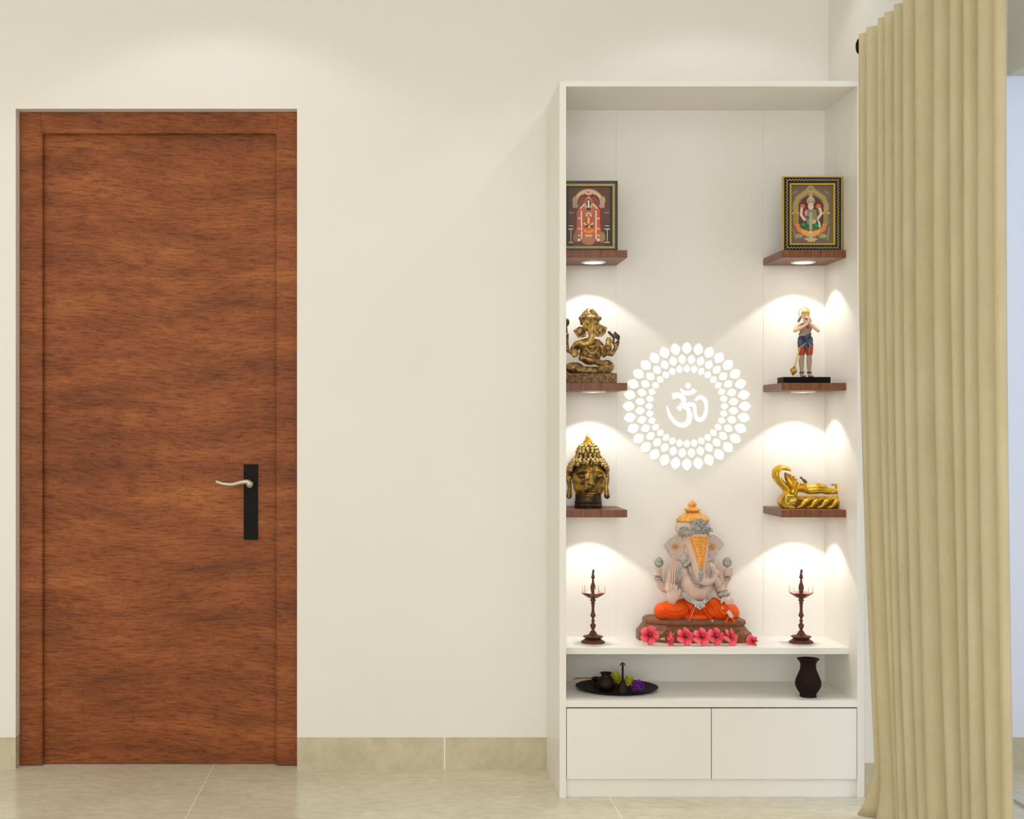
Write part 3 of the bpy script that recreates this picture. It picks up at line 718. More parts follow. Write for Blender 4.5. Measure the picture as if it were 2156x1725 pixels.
b.ell(q(478, 760, 10), (cap_r[0]*.95, r(225), cap_r[2]*.94)); b.ell(us_c, (us_r[0]*.94, us_r[1]*.94, us_r[2]*.94)); b.ell(q(478, 610, 4), (r(270), r(220), r(130)))
hair = b.build('hair', M['buddha_dk'], BH, remesh=.0014, smooth=1)
b = MB()
def curls(c, rr, t0, t1, rows, front=None):
    for j in range(rows):
        t = t0+(t1-t0)*j/(rows-1); ring = 2*PI*rr[0]*math.sin(t); n = max(5, int(ring/r(76)))
        for i in range(n):
            a = 2*PI*(i+.5*(j % 2))/n
            p = Vector((rr[0]*math.sin(t)*math.cos(a), rr[1]*math.sin(t)*math.sin(a), rr[2]*math.cos(t)))
            if front and p.y < 0 and p.z < front(p.x): continue
            b.ell(c+p, (r(37), r(37), r(37)), n=8, m=6)
curls(us_c, us_r, .18, 1.7, 6)
curls(q(478, 610, 4), (r(275), r(225), r(135)), .9, 1.6, 3)
curls(cap_c, cap_r, .75, 2.0, 8, lambda x: r(165)-r(110)*abs(x/r(345))**2.2*1.6)
b.build('hair_curls', M['buddha_hair'], BH)
b = MB(); b.tube(catmull([q(470, 320, 2), q(472, 265, 0), q(468, 200, -1), q(462, 150, 0), q(466, 108, 1)]), lerp_list([r(76), r(70), r(46), r(24), r(6)]), 14)
b.tube(catmull([q(520, 310, -2), q(528, 250, -2), q(522, 205, -1)]), lerp_list([r(32), r(26), r(5)]), 10)
b.tube(catmull([q(418, 310, -2), q(412, 260, -2), q(425, 215, -1)]), lerp_list([r(30), r(24), r(5)]), 10); b.build('flame_finial', M['gold'], BH, remesh=.001, smooth=1)
for s, xs in ((-1, (172, 142, 162, 148)), (1, (797, 806, 796, 806))):
    b = MB(); b.tube(catmull([q(xs[0], 790, 6), q(xs[1], 880, 4), q(xs[2], 1040, 2), q(xs[3], 1190, 0)]), lerp_list([r(40), r(50), r(34), r(50)]), 12, flat=.6)
    b.build('ear', M['buddha'], BH, remesh=.001, smooth=1)

# ================================================================== STANDING MONKEY-GOD FIGURINE (middle right shelf)
fh = Fr(1693, ZSH[2], 4.345, (1600, 620, 7.84)); q = fh; r = q.r; hbot = (q.base-620)*7.84
HM = empty('standing_figurine', q.loc, 'painted standing figurine with joined hands and golden crown on a black plinth, middle right shelf', 'statue')
A = q(342, hbot, 26); B = q(1115, 1370, -22); bx('plinth', M['black'], A.x, B.x, B.y, A.y, A.z, B.z, HM, .0012)
b = MB()
for s, x in ((-1, 690), (1, 812)):
    b.tube(catmull([q(x+8*s, 930, 0), q(x, 1020, -1), q(x+4*s, 1110, 1), q(x+s*2, 1250, 0), q(x+s*3, 1335, 0)]), lerp_list([r(52), r(40), r(44), r(30), r(27)]), 12)
    b.ell(q(x+14, 1350, -6), (r(44), r(62), r(22)))
b.build('legs', M['greyskin'], HM, remesh=.0009, smooth=1)
b = MB()
for x in (690, 815): b.lathe(q(x, 1290, 0), [(r(20), -r(12)), (r(40), -r(10)), (r(42), r(8)), (r(20), r(12))], 18)
b.build('anklet', M['bronze_dk'], HM)
b = MB()
for s, x in ((-1, 688), (1, 812)): b.tube([q(x, 840, -1), q(x, 970, -1)], [r(66), r(57)], 14, flat=.95)
b.build('red_leggings', M['red'], HM)
b = MB()
b.lathe(q(743, 800, 0), [(r(40), -r(110)), (r(112), -r(75)), (r(124), 0), (r(116), r(80)), (r(96), r(110)), (r(40), r(112))], 28, sy=.62)
b.tube([q(670, 740, -4), q(655, 870, -5)], [r(50), r(30)], 10); b.tube([q(815, 740, -4), q(832, 870, -5)], [r(50), r(30)], 10)
b.tube([q(745, 720, -11), q(748, 960, -10)], [r(24), r(14)], 10); b.tube([q(740, 715, -10), q(800, 662, -12)], [r(20), r(12)], 8); b.build('blue_loincloth', M['blue'], HM, remesh=.001, smooth=1)
b = MB(); b.tube([q(640, 882, -9), q(728, 815, -12)], r(7), 8); b.tube([q(775, 815, -12), q(855, 880, -9)], r(7), 8); b.build('cloth_trim', M['goldplain'], HM)
b = MB()
b.ell(q(745, 660, 0), (r(108), r(66), r(70))); b.ell(q(748, 560, -1), (r(112), r(70), r(90))); b.ell(q(748, 505, 0), (r(90), r(50), r(40)))
b.build('torso', M['chest'], HM, remesh=.001, smooth=1)
b = MB()
b.tube(catmull([q(640, 500, 0), q(590, 560, -3), q(562, 605, -6)]), lerp_list([r(42), r(36), r(28)]), 12)
b.tube(catmull([q(562, 605, -6), q(650, 560, -12), q(735, 500, -17)]), lerp_list([r(28), r(26), r(20)]), 12)
b.tube(catmull([q(860, 500, 0), q(915, 560, -3), q(950, 605, -6)]), lerp_list([r(42), r(36), r(28)]), 12)
b.tube(catmull([q(950, 605, -6), q(870, 560, -12), q(795, 500, -17)]), lerp_list([r(28), r(26), r(20)]), 12)
for s in (-1, 1):
    b.ell(q(766+s*12, 460, -17.5), (r(13), r(22), r(48)), rot=(0, -s*.25, 0))
    for i in range(4): b.tube([q(764+s*10, 440, -20+i*1.2), q(764+s*4, 392, -20+i*1.2)], r(8), 6)
    b.tube([q(766+s*22, 470, -19.5), q(766+s*16, 430, -20)], r(8), 6)
b.build('arms', M['white_skin'], HM, remesh=.0007, smooth=1)
b = MB(); b.ell(q(745, 355, -3), (r(66), r(60), r(78))); b.tube([q(748, 500, 0), q(748, 420, -2)], r(42), 12); b.ell(q(752, 392, -11), (r(34), r(34), r(30))); b.ell(q(685, 360, -1), (r(16), r(12), r(22))); b.ell(q(806, 360, -1), (r(16), r(12), r(22)))
b.build('head', M['white_skin'], HM, remesh=.0008, smooth=1)
for x in (727, 776): MB().ell(q(x, 350, -9.4), (r(11), r(8), r(7))).build('eye', M['black'], HM)
MB().ell(q(745, 412, -13), (r(34), r(22), r(17))).build('mouth', M['red'], HM); MB().ell(q(765, 548, -9.5), (r(24), r(12), r(30))).build('chest_pendant', M['red'], HM)
b = MB(); b.lathe(q(742, 315, -3), [(r(66), -r(8)), (r(68), r(10)), (r(58), r(30)), (r(40), r(56)), (r(16), r(74)), (r(4), r(86))], 22); 
b.build('crown', M['goldplain'], HM)
b = MB(); b.tube([q(738+90*math.cos(a), 300-84*math.sin(a), 3) for a in [2*PI*i/32 for i in range(33)]], r(9), 8, caps=False); b.build('halo', M['gold_pale'], HM)
M['hairgrey'] = mat('painted_grey_brown_hair', rgb(128, 112, 88), .6)
for x0_, x1_ in ((672, 630), (812, 855)): MB().tube(catmull([q(x0_, 385, 2), q((x0_+x1_)/2, 430, 3), q(x1_, 478, 3)]), lerp_list([r(20), r(24), r(10)]), 8).build('hair_lock', M['hairgrey'], HM)
b = MB(); b.tube([q(625, 900, -12), q(620, 935, -12), q(545, 1195, -13)], [r(18), r(11), r(12)], 10)
b.ell(q(620, 915, -12), (r(20), r(18), r(20))); b.build('mace_shaft', M['goldplain'], HM)
b = MB(); b.lathe((0, 0, 0), [(r(4), -r(78)), (r(22), -r(60)), (r(60), -r(4)), (r(60), r(6)), (r(30), r(50)), (r(20), r(72)), (r(14), r(80))], 20)
mo = b.build('mace_head', M['bronze_hi'], HM, loc=q(526, 1266, -13)); mo.rotation_euler = (0, .2, 0)

# ================================================================== RECLINING DEITY ON SERPENT (lower right shelf)
fv = Fr(1704, ZSH[3], 4.352, (1600, 960, 10.78)); q = fv; r = q.r; vbot = (q.base-960)*10.78
VS = empty('reclining_idol', q.loc, 'yellow gold idol of a deity reclining on a coiled serpent bed, lower right shelf', 'statue')
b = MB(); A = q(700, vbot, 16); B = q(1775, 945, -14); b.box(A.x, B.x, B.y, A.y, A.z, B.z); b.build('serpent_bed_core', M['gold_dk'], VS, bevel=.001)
b = MB()
for i in range(5):
    x = 800+i*235
    b.tube(catmull([q(x, 1170, -15), q(x+90, 1130, -17), q(x+140, 1060, -18), q(x+230, 1010, -17), q(x+300 if i < 4 else x+60, 985, -14)]), lerp_list([r(36), r(52), r(56), r(48), r(26)]), 12)
A = q(695, 990, 16); B = q(1785, 915, -16); b.box(A.x, B.x, B.y, A.y, A.z, B.z)
b.ell(q(1740, 1060, -4), (r(60), r(150), r(130)))
xm_ = (q(1790, 0)).x
b.v = [Vector((min(v.x, xm_), v.y, max(v.z, .0006))) for v in b.v]
b.build('serpent_coils', M['gold'], VS, remesh=.0009, smooth=1)
b = MB()
cyl = [q(600+165*math.cos(a), 1030+165*math.sin(a), 0) for a in [2*PI*i/40 for i in range(40)]]
b.prism([(p.x, max(p.z, .0004)) for p in cyl], -r(180), r(180)); b.build('scroll_end', M['gold'], VS, bevel=.001)
b = MB(); b.tube(catmull([q(700, 900, -19), q(560, 900, -19), q(535, 1020, -19), q(600, 1150, -18), q(720, 1165, -17)]), lerp_list([r(22), r(20), r(18), r(22), r(26)]), 10)
b.tube(catmull([q(580, 1080, -18), q(640, 1050, -18), q(720, 1080, -18)]), r(22), 8); b.ell(q(700, 1010, -16), (r(90), r(60), r(70))); b.build('scroll_relief', M['gold_pale'], VS)
# hood
b = MB()
hood = catmull([q(690, 850, 2), q(560, 700, 3), q(430, 560, 3), q(360, 430, 2), q(390, 310, 0), q(500, 265, -3), q(600, 290, -6), q(680, 335, -8)])
b.tube(hood, lerp_list([r(70), r(80), r(80), r(78), r(66), r(52), r(38), r(14)]), 14, flat=2.1)
b.ell(q(620, 860, 0), (r(110), r(170), r(90))); b.build('serpent_hood', M['gold'], VS, remesh=.0010, smooth=1)
b = MB(); b.tube(catmull([q(600, 740, -14), q(470, 600, -15), q(400, 440, -14), q(430, 330, -12), q(540, 275, -10)]), r(14), 8); b.build('hood_rim', M['gold_pale'], VS)
b = MB()
b.tube(catmull([q(700, 860, -4), q(750, 740, -4), q(700, 620, -4), q(620, 480, -3), q(570, 400, -2)]), lerp_list([r(70), r(92), r(104), r(80), r(26)]), 14)   # crown and head
for (x, y) in ((660, 445), (735, 470), (790, 540), (820, 610), (600, 470)): b.ell(q(x, y, -4), (r(42), r(50), r(36)))
b.ell(q(770, 620, -6), (r(60), r(62), r(70)))
b.tube(catmull([q(760, 740, -4), q(900, 720, -4), q(1010, 760, -4), q(1100, 770, -3)]), lerp_list([r(70), r(105), r(84), r(90)]), 14)
b.tube(catmull([q(1080, 770, -3), q(1250, 745, -4), q(1380, 740, -4), q(1520, 800, -4), q(1650, 800, -4)]), lerp_list([r(100), r(125), r(120), r(80), r(56)]), 14)
b.tube(catmull([q(1650, 820, -6), q(1740, 780, -6), q(1735, 690, -6), q(1680, 655, -6)]), lerp_list([r(56), r(56), r(50), r(30)]), 12)
b.ell(q(1630, 650, -5), (r(38), r(40), r(26)))
b.tube(catmull([q(840, 740, -10), q(780, 820, -12), q(760, 900, -12)]), lerp_list([r(50), r(44), r(38)]), 10)
b.tube(catmull([q(960, 700, -8), q(1010, 600, -8), q(960, 545, -8)]), lerp_list([r(40), r(36), r(30)]), 10)
b.build('reclining_body', M['gold'], VS, remesh=.0009, smooth=1)
b = MB(); b.tube([q(905, 495, -9), q(930, 520, -9), q(965, 550, -9), q(1010, 590, -9)], [r(30), r(16), r(34), r(34)], 10); b.build('raised_hand', M['gold_dk'], VS)
b = MB()
VB = surf(q, bpy.data.objects['reclining_body'])
for y in (700, 760, 820): b.tube(catmull([VB(1100+20*i, y+(i-10)**2*.18-12, .3) for i in range(21)], 2), r(8), 6)
b.build('robe_folds', M['gold_pale'], VS)
b = MB(); b.ell(q(915, 760, -13), (r(44), r(26), r(34))); b.build('chest_jewel', mat('rust_red_enamel', rgb(176, 78, 10), .4), VS)

# ================================================================== LARGE CENTRAL IDOL
fc = Fr(1462, ZS, 4.385); q = fc; k = q.k
CG = empty('elephant_headed_idol', q.loc, 'large painted elephant-headed idol in orange robe on a carved brown pedestal, centre of the altar', 'statue')
def R(v): return v*k
# pedestal
b = MB()
def octa(xl, xr, yf, yb, c, py):
    return [(xl, yb-c*.2), (xl, yf+c), (xl+c*1.15, yf), (xr-c*.4, yf), (xr, yf+c*.4), (xr, yb), (xl+c, yb)]
def loft(b, loops):
    n = len(loops[0][0]); vs = []
    for pts, py in loops: vs += [q(x, py, d) for x, d in pts]
    fs = [tuple(range(n))]
    for j in range(len(loops)-1):
        for i in range(n): a = j*n+i; c = j*n+(i+1) % n; fs.append((a, a+n, c+n, c))
    fs.append(tuple(reversed(range((len(loops)-1)*n, len(loops)*n)))); b.add(vs, fs, False)
bp_ = q.base
pedloops = [(octa(1345, 1576, -42, 44, 40, 0), bp_-.1), (octa(1345, 1576, -42, 44, 40, 0), 1330), (octa(1350, 1570, -38, 44, 38, 0), 1325), (octa(1360, 1560, -32, 42, 32, 0), 1311)]
loft(b, pedloops); b.build('pedestal', M['pedestal'], CG, bevel=.001, fix=True)
b = MB(); loft(b, [(octa(1360, 1563, -36, 44, 34, 0), 1313), (octa(1358, 1565, -37, 44, 34, 0), 1309), (octa(1360, 1563, -36, 44, 34, 0), 1303), (octa(1366, 1556, -32, 42, 32, 0), 1299)])
b.build('pedestal_top', M['pedestal'], CG, bevel=.001, fix=True)
b = MB()
for i in range(7):
    x = 1398+i*24; s = 1 if i % 2 == 0 else -1
    dd = -38.5
    b.tube(catmull([q(x-12, 1330, dd-2), q(x-6, 1322, dd), q(x, 1319, dd+1), q(x+6, 1322, dd), q(x+8, 1327, dd-1.5), q(x+3, 1329, dd-2.5), q(x+1, 1326, dd-2)]), R(1.2), 6)
    b.tube(catmull([q(x+8, 1327, dd-2), q(x+12, 1333, dd-4), q(x+18, 1334, dd-4)]), R(1.2), 6)
b.build('pedestal_carving', M['pedestal_hi'], CG)
# legs in orange robe
b = MB()
b.ell(q(1414, 1284, -12), (R(38), R(26), R(20.5))); b.ell(q(1395, 1285, -14), (R(21), R(22), R(18)))
b.ell(q(1514, 1284, -12), (R(38), R(27), R(20.5))); b.ell(q(1533, 1288, -14), (R(20), R(22), R(17)))
b.ell(q(1465, 1278, 4), (R(50), R(28), R(20))); b.ell(q(1466, 1297, -16), (R(38), R(18), R(9)))
b.tube([q(1500, 1268, -16), q(1528, 1290, -24)], [R(12), R(10)], 12)
b.v = [Vector((v.x, v.y, max(v.z, q(0, 1302).z))) for v in b.v]
b.build('robe', M['orange'], CG, remesh=.0014, smooth=2)
b = MB(); RS = surf(q, bpy.data.objects['robe'])
for (y0_, dp, w) in ((1276, 8, 22), (1279, 12, 28), (1283, 15, 33)):
    b.tube([RS(1415+w*math.sin(a), y0_+dp*math.cos(a), -.9) for a in [-1.45+2.9*i/16 for i in range(17)]], [R(.6)]+[R(1.9)]*15+[R(.6)], 8)
for i in range(4): b.tube([RS(1490+i*9+t*12+6*t*t, 1272+i*2+t*22, -.9, -30) for t in [j/8 for j in range(9)]], [R(.6)]+[R(1.7)]*7+[R(.6)], 8)
b.tube(catmull([q(1472, 1276, -30), q(1484, 1292, -32), q(1491, 1302, -32)]), R(2.6), 8); b.tube(catmull([q(1452, 1276, -30), q(1448, 1290, -32), q(1442, 1303, -32)]), R(2.6), 8)
b.build('robe_folds', M['orange_dk'], CG)
b = MB()
b.tube(catmull([q(1508, 1278, -38), q(1514, 1288, -40), q(1524, 1284, -40), q(1532, 1298, -39)]), R(2.8), 8)
b.tube(catmull([q(1526, 1288, -40), q(1522, 1300, -38), q(1518, 1306, -37)]), R(2.4), 8); b.tube(catmull([q(1530, 1290, -39), q(1534, 1300, -37), q(1537, 1306, -36)]), R(2.4), 8)
b.build('waist_tassel', M['orange'], CG)
b = MB(); b.box(-R(4), R(4), -R(2), R(2), -R(8), R(8)); o_ = b.build('tassel_bead', M['silver_hi'], CG, loc=q(1527, 1288, -41), bevel=.0008); o_.rotation_euler = (0, -.6, 0)
b = MB(); b.ell(q(1492, 1303.5, -33), (R(3.4), R(3.4), R(3.2))); b.ell(q(1512, 1276, -38), (R(2.6), R(2.6), R(2.4)));
for i in range(6): b.ell(q(1455-i*1.9, 1277+i*4.8, -33.5), (R(1.5), R(1.5), R(1.8)), n=8, m=6)
b.build('robe_beads', M['silver_hi'], CG)
# torso, shoulders
b = MB()
b.ell(q(1464, 1232, -8), (R(35), R(30), R(36))); b.ell(q(1464, 1202, -3), (R(42), R(24), R(28)))
b.tube(catmull([q(1424, 1190, -2), q(1412, 1212, -4), q(1408, 1238, -10)]), lerp_list([R(14), R(13), R(11)]), 14)
b.tube(catmull([q(1502, 1190, -2), q(1512, 1212, -4), q(1514, 1242, -10), q(1520, 1256, -20)]), lerp_list([R(13), R(11.5), R(10), R(8)]), 14)
# back arms
b.tube(catmull([q(1425, 1222, 6), q(1402, 1240, 6), q(1388, 1224, 2), q(1384, 1208, -2)]), lerp_list([R(10), R(9.5), R(8), R(7)]), 12)
b.tube(catmull([q(1500, 1222, 6), q(1518, 1238, 6), q(1528, 1224, 2), q(1532, 1208, -2)]), lerp_list([R(10), R(9.5), R(8), R(7)]), 12)
b.build('torso', M['skin'], CG, remesh=.0014, smooth=2)
# shawl pleats
TS = surf(q, bpy.data.objects['torso.001'])
for side in (0, 1):
    b = MB()
    for i in range(5):
        pts_ = []
        for kx in range(9):
            t = kx/8; y = 1182+i*1.2+t*(50-i*2)
            x = (1430-i*4.6-8*t+3*t*t) if side == 0 else (1496+i*3.8+9*t-2*t*t)
            pts_.append(TS(x, y, .4, -6))
        b.tube(pts_, [R(1.4)]+[R(2.5)]*7+[R(1.4)], 8)
    b.build('shawl', M['skin'], CG)
# fists with buds
def fist(x, y, s, d):
    b = MB(); b.ell(q(x, y+3, d), (R(8.5), R(7), R(9)))
    for i in range(4): b.tube(catmull([q(x-s*7, y-5+i*4, d-3), q(x, y-6+i*4, d-8), q(x+s*8, y-4+i*4, d-4)]), R(2.3), 8)
    b.tube([q(x+s*6, y+6, d-6), q(x+s*3, y-7, d-7)], R(2.4), 8)
    b.build('hand', M['skin'], CG, remesh=.0009, smooth=1)
    b = MB(); b.lathe((0, 0, 0), [(R(2), 0), (R(5), R(1)), (R(7.6), R(4)), (R(9), R(8)), (R(8.8), R(11.5)), (R(7), R(15.5)), (R(4.4), R(19)), (R(.8), R(21.5))], 36, lobes=6, amp=[0, .04, .07, .09, .1, .1, .08, 0])
    b.build('lotus_bud', M['silver'], CG, loc=q(x+(4 if x < 1450 else -3), y-9, d-2))
    b = MB(); b.lathe(q(x-s*4 if False else x+s*3, y+15, d+1), [(R(6), -R(3)), (R(9.5), -R(2)), (R(9.5), R(2)), (R(6), R(3))], 20)
    b.build('bangle', M['silver'], CG)
fist(1382, 1203, 1, -6); fist(1532, 1203, -1, -6)
# raised blessing palm (left) with five fingers
b = MB(); b.ell(q(1411, 1252, -30), (R(11.5), R(5), R(14)))
for i, (x, t) in enumerate(((1402.5, 1229), (1407.5, 1225), (1413, 1225), (1418, 1228))):
    b.tube([q(x+1, 1246, -30), q(x, (t+1246)/2, -31.5), q(x, t+2, -31)], [R(3), R(2.9), R(2.3)], 10)
b.tube([q(1419, 1254, -30), q(1424, 1245, -32), q(1425, 1238, -32)], [R(3.6), R(3), R(2.4)], 10); b.tube([q(1411, 1262, -24), q(1411, 1240, -12)], [R(9), R(10)], 12)
b.build('hand', M['skin'], CG, remesh=.0008, smooth=1)
# resting right hand
b = MB(); b.ell(q(1522, 1260, -28), (R(9), R(7), R(7)))
for i in range(4): b.tube(catmull([q(1519+i*4.4, 1258, -30), q(1521+i*4.2, 1260, -35), q(1521+i*4, 1267, -35)]), R(2.4), 8)
b.tube([q(1514, 1258, -30), q(1511, 1265, -34)], [R(2.8), R(2.2)], 8)
b.build('hand', M['skin'], CG, remesh=.0008, smooth=1)
b = MB(); b.tube([q(1512, 1250, -20), q(1524, 1247, -22)], [R(7.5), R(8)], 14); b.build('bangle', M['silver'], CG)
# head and trunk
b = MB()
b.ell(q(1460, 1140, -8), (R(28), R(24), R(26))); b.ell(q(1462, 1156, -12), (R(25), R(20), R(24)))
tr = catmull([q(1463, 1134, -12), q(1464, 1156, -22), q(1464, 1180, -34), q(1464, 1203, -42), q(1470, 1217, -43), q(1483, 1219, -43), q(1493, 1208, -43), q(1491, 1192, -43), q(1487, 1185, -43)])
b.tube(tr, lerp_list([R(26), R(23), R(17), R(12.5), R(10.5), R(9), R(7.5), R(6.5), R(5)]), 16)
b.build('head', M['skin'], CG, remesh=.0012, smooth=2)
HS = surf(q, bpy.data.objects['head.002'])
for x in (1438, 1484): MB().ell(HS(x, 1146, .2), (R(3.2), R(1.6), R(2))).build('eye', M['goldplain'], CG)
b = MB(); b.tube([HS(1464, 1192+5*i, -2.6) for i in range(6)], [R(4), R(5), R(5.5), R(5.5), R(5), R(3.5)], 12)
b.build('trunk_ornament', M['silver'], CG); b = MB(); b.tube([HS(1486, 1212, -2), HS(1491, 1201, -2), HS(1489, 1191, -2)], [R(3.4), R(4), R(3.2)], 10)
b.build('trunk_ornament', M['silver'], CG)
b = MB(); b.ell(q(1499, 1202, -44), (R(6), R(6), R(7))); b.tube([q(1496, 1212, -42), q(1505, 1226, -30)], [R(6), R(8)], 10); b.build('sweet', M['skin'], CG)
b = MB()
rows = 16; vs = []
for j in range(rows+1):
    t = j/rows; y = 1127+64*t; c_ = 1464.5; hw = 19*(1-t)**1.15+6.5*t*(1-t*.45)
    for i in range(7): vs.append(HS(c_+hw*(-1+2*i/6), y, .9))
b.add(vs, [(j*7+i, (j+1)*7+i, (j+1)*7+i+1, j*7+i+1) for j in range(rows) for i in range(6)])
b.tube([vs[j*7] for j in range(rows+1)]+[vs[j*7+6] for j in reversed(range(rows+1))], R(1.5), 8)
for j in range(10):
    t = (j+.5)/10.6; y = 1127+64*t; hw = 19*(1-t)**1.15+6.5*t*(1-t*.45)-2.5; nn = max(1, int(round(hw/2.6)))
    for i in range(nn): b.ell(HS(1464.5+(0 if nn == 1 else hw*(-1+2*i/(nn-1))), y, 1.0), (R(2.1), R(1.8), R(2.2)), n=10, m=6)
b.build('forehead_band', M['ochre'], CG, fix=True)
for pts, fc_ in (([(1396, 1147), (1405, 1137), (1420, 1126), (1432, 1129), (1437, 1160), (1432, 1168), (1414, 1175), (1406, 1165)], (1419, 1150)),
             ([(1489, 1129), (1500, 1126), (1512, 1135), (1520, 1146), (1510, 1158), (1500, 1175), (1484, 1168), (1483, 1150)], (1497.5, 1150))):
    b = MB(); pp = [q(x, y) for x, y in pts]; b.prism([(p.x, p.z) for p in pp], R(-12), R(-7)); pr = pp+[pp[0]]
    b.tube([p+Vector((0, R(-11), 0)) for p in pr], R(2), 8, caps=False)
    e = b.build('ear', M['skin2'], CG, remesh=.0010, smooth=1)
    b = MB(); b.ell(q(fc_[0], fc_[1], -14.5), (R(2.2), R(2), R(2.2)), n=10, m=6)
    for i in range(6): a = 2*PI*i/6+.3; b.ell(q(fc_[0]+5*math.cos(a), fc_[1]+5*math.sin(a), -14), (R(3.2), R(1.6), R(1.5)), rot=(0, a, 0), n=10, m=6)
    b.build('ear_flower', M['ochre'], e)
# crown
b = MB(); b.lathe(q(1457, 1126, -8), [(R(26), 0), (R(31), R(2)), (R(36), R(9)), (R(37), R(17)), (R(35), R(25)), (R(31), R(31)), (R(28), R(33))], 40, sy=.72)
b.build('turban', M['skin2'], CG)
b = MB(); b.lathe(q(1457, 1098, -8), [(R(35), 0), (R(33), R(5)), (R(27), R(11)), (R(18), R(17)), (R(11), R(21))], 80, sy=.72, lobes=20, amp=[.0, .03, .05, .06, .04])
b.lathe(q(1456, 1078, -8), [(R(11), 0), (R(16), R(2.5)), (R(17.5), R(5)), (R(14), R(7.5)), (R(7), R(9)), (R(6.5), R(11)), (R(9), R(14)), (R(9), R(17)), (R(6), R(21)), (R(1), R(26))], 36, sy=.8)
b.build('crown_top', M['ochre'], CG)
b = MB(); US = surf(q, bpy.data.objects['turban'], bpy.data.objects['crown_top'])
for i in range(16):
    a = PI*(-.2)+PI*1.4*i/15; c_, s_ = math.cos(a), math.sin(a); L_ = 21 if s_ > .3 else 17
    cx_, cy_ = 1464+c_*L_*.68, 1111-s_*L_*.68
    b.ell(US(cx_, cy_, .6), (R(L_*.42), R(3), R(2.7)), rot=(0, -a, 0), n=12, m=8)
b.build('crown_petals', M['silver'], CG)
b = MB(); b.tube([q(1464+7.4*math.cos(a), 1111-8*math.sin(a), -37.5) for a in [2*PI*i/20 for i in range(21)]], R(2), 8, caps=False)
b.ell(q(1464, 1111, -36.5), (R(6), R(2.2), R(6.6))); b.ell(q(1464, 1111, -38.5), (R(3.6), R(2), R(4.2))); b.build('crown_jewel', M['silver'], CG)
b = MB()
for (x, y) in ((1435, 1116), (1487, 1118)):
    for rr in (2.5, 5.5, 8.5): b.tube([US(x+rr*math.cos(a), y-rr*math.sin(a), .3, -20) for a in [PI*1.3*i/12 for i in range(13)]], R(1.2), 8)
for i in range(17): a = PI*i/16; b.ell(q(1458-31*math.cos(a), 1124+1.5*math.sin(a), -10-22*math.sin(a)), (R(2.2), R(2.2), R(2.4)), n=8, m=6)
b.build('crown_scrolls', M['silver'], CG)
# garlands
def garland(pts, rows, rb, name, m, spread):
    b = MB(); P = catmull([TS(p[0], p[1], 3.2, p[2]) for p in pts], 12); L = [0]
    for i in range(1, len(P)): L.append(L[-1]+(P[i]-P[i-1]).length)
    n = int(L[-1]/(rb*1.75))
    for j in range(n+1):
        t = L[-1]*j/n; i = max(x for x in range(len(L)) if L[x] <= t+1e-9); i = min(i, len(P)-2)
        u = (t-L[i])/max(1e-9, L[i+1]-L[i]); p = P[i].lerp(P[i+1], u); tg = (P[i+1]-P[i]).normalized(); nn = Vector((-tg.z, 0, tg.x))
        for rr in range(rows):
            b.ell(p+nn*(rr-(rows-1)/2)*spread+Vector((0, random.uniform(-1, 1)*R(.6), 0)), (rb,)*3, n=8, m=6)
    return b.build(name, m, CG)
garland([(1433, 1184, -24), (1428, 1205, -28), (1428, 1230, -30), (1438, 1250, -34), (1450, 1261, -38), (1466, 1268, -38), (1482, 1261, -38), (1493, 1248, -34), (1501, 1230, -30), (1501, 1212, -28), (1496, 1184, -24)], 4, R(2.1), 'long_garland', M['silver_hi'], R(3.5))
garland([(1440, 1186, -28), (1446, 1208, -34), (1454, 1224, -39), (1466, 1232, -41), (1478, 1228, -41), (1486, 1220, -39)], 1, R(3.1), 'short_necklace', M['silver'], R(3))
b = MB()
for i in range(5): b.ell(q(1457+i*4.2, 1272+(2-abs(i-2))*2.5, -37), (R(2.8), R(2.2), R(3)), n=8, m=6)
b.build('garland_pendant', M['silver_hi'], CG)
MB().tube([q(1437, 1190, -25), q(1447, 1177, -27)], [R(5), R(7)], 10).build('shoulder_clasp', M['silver'], CG)


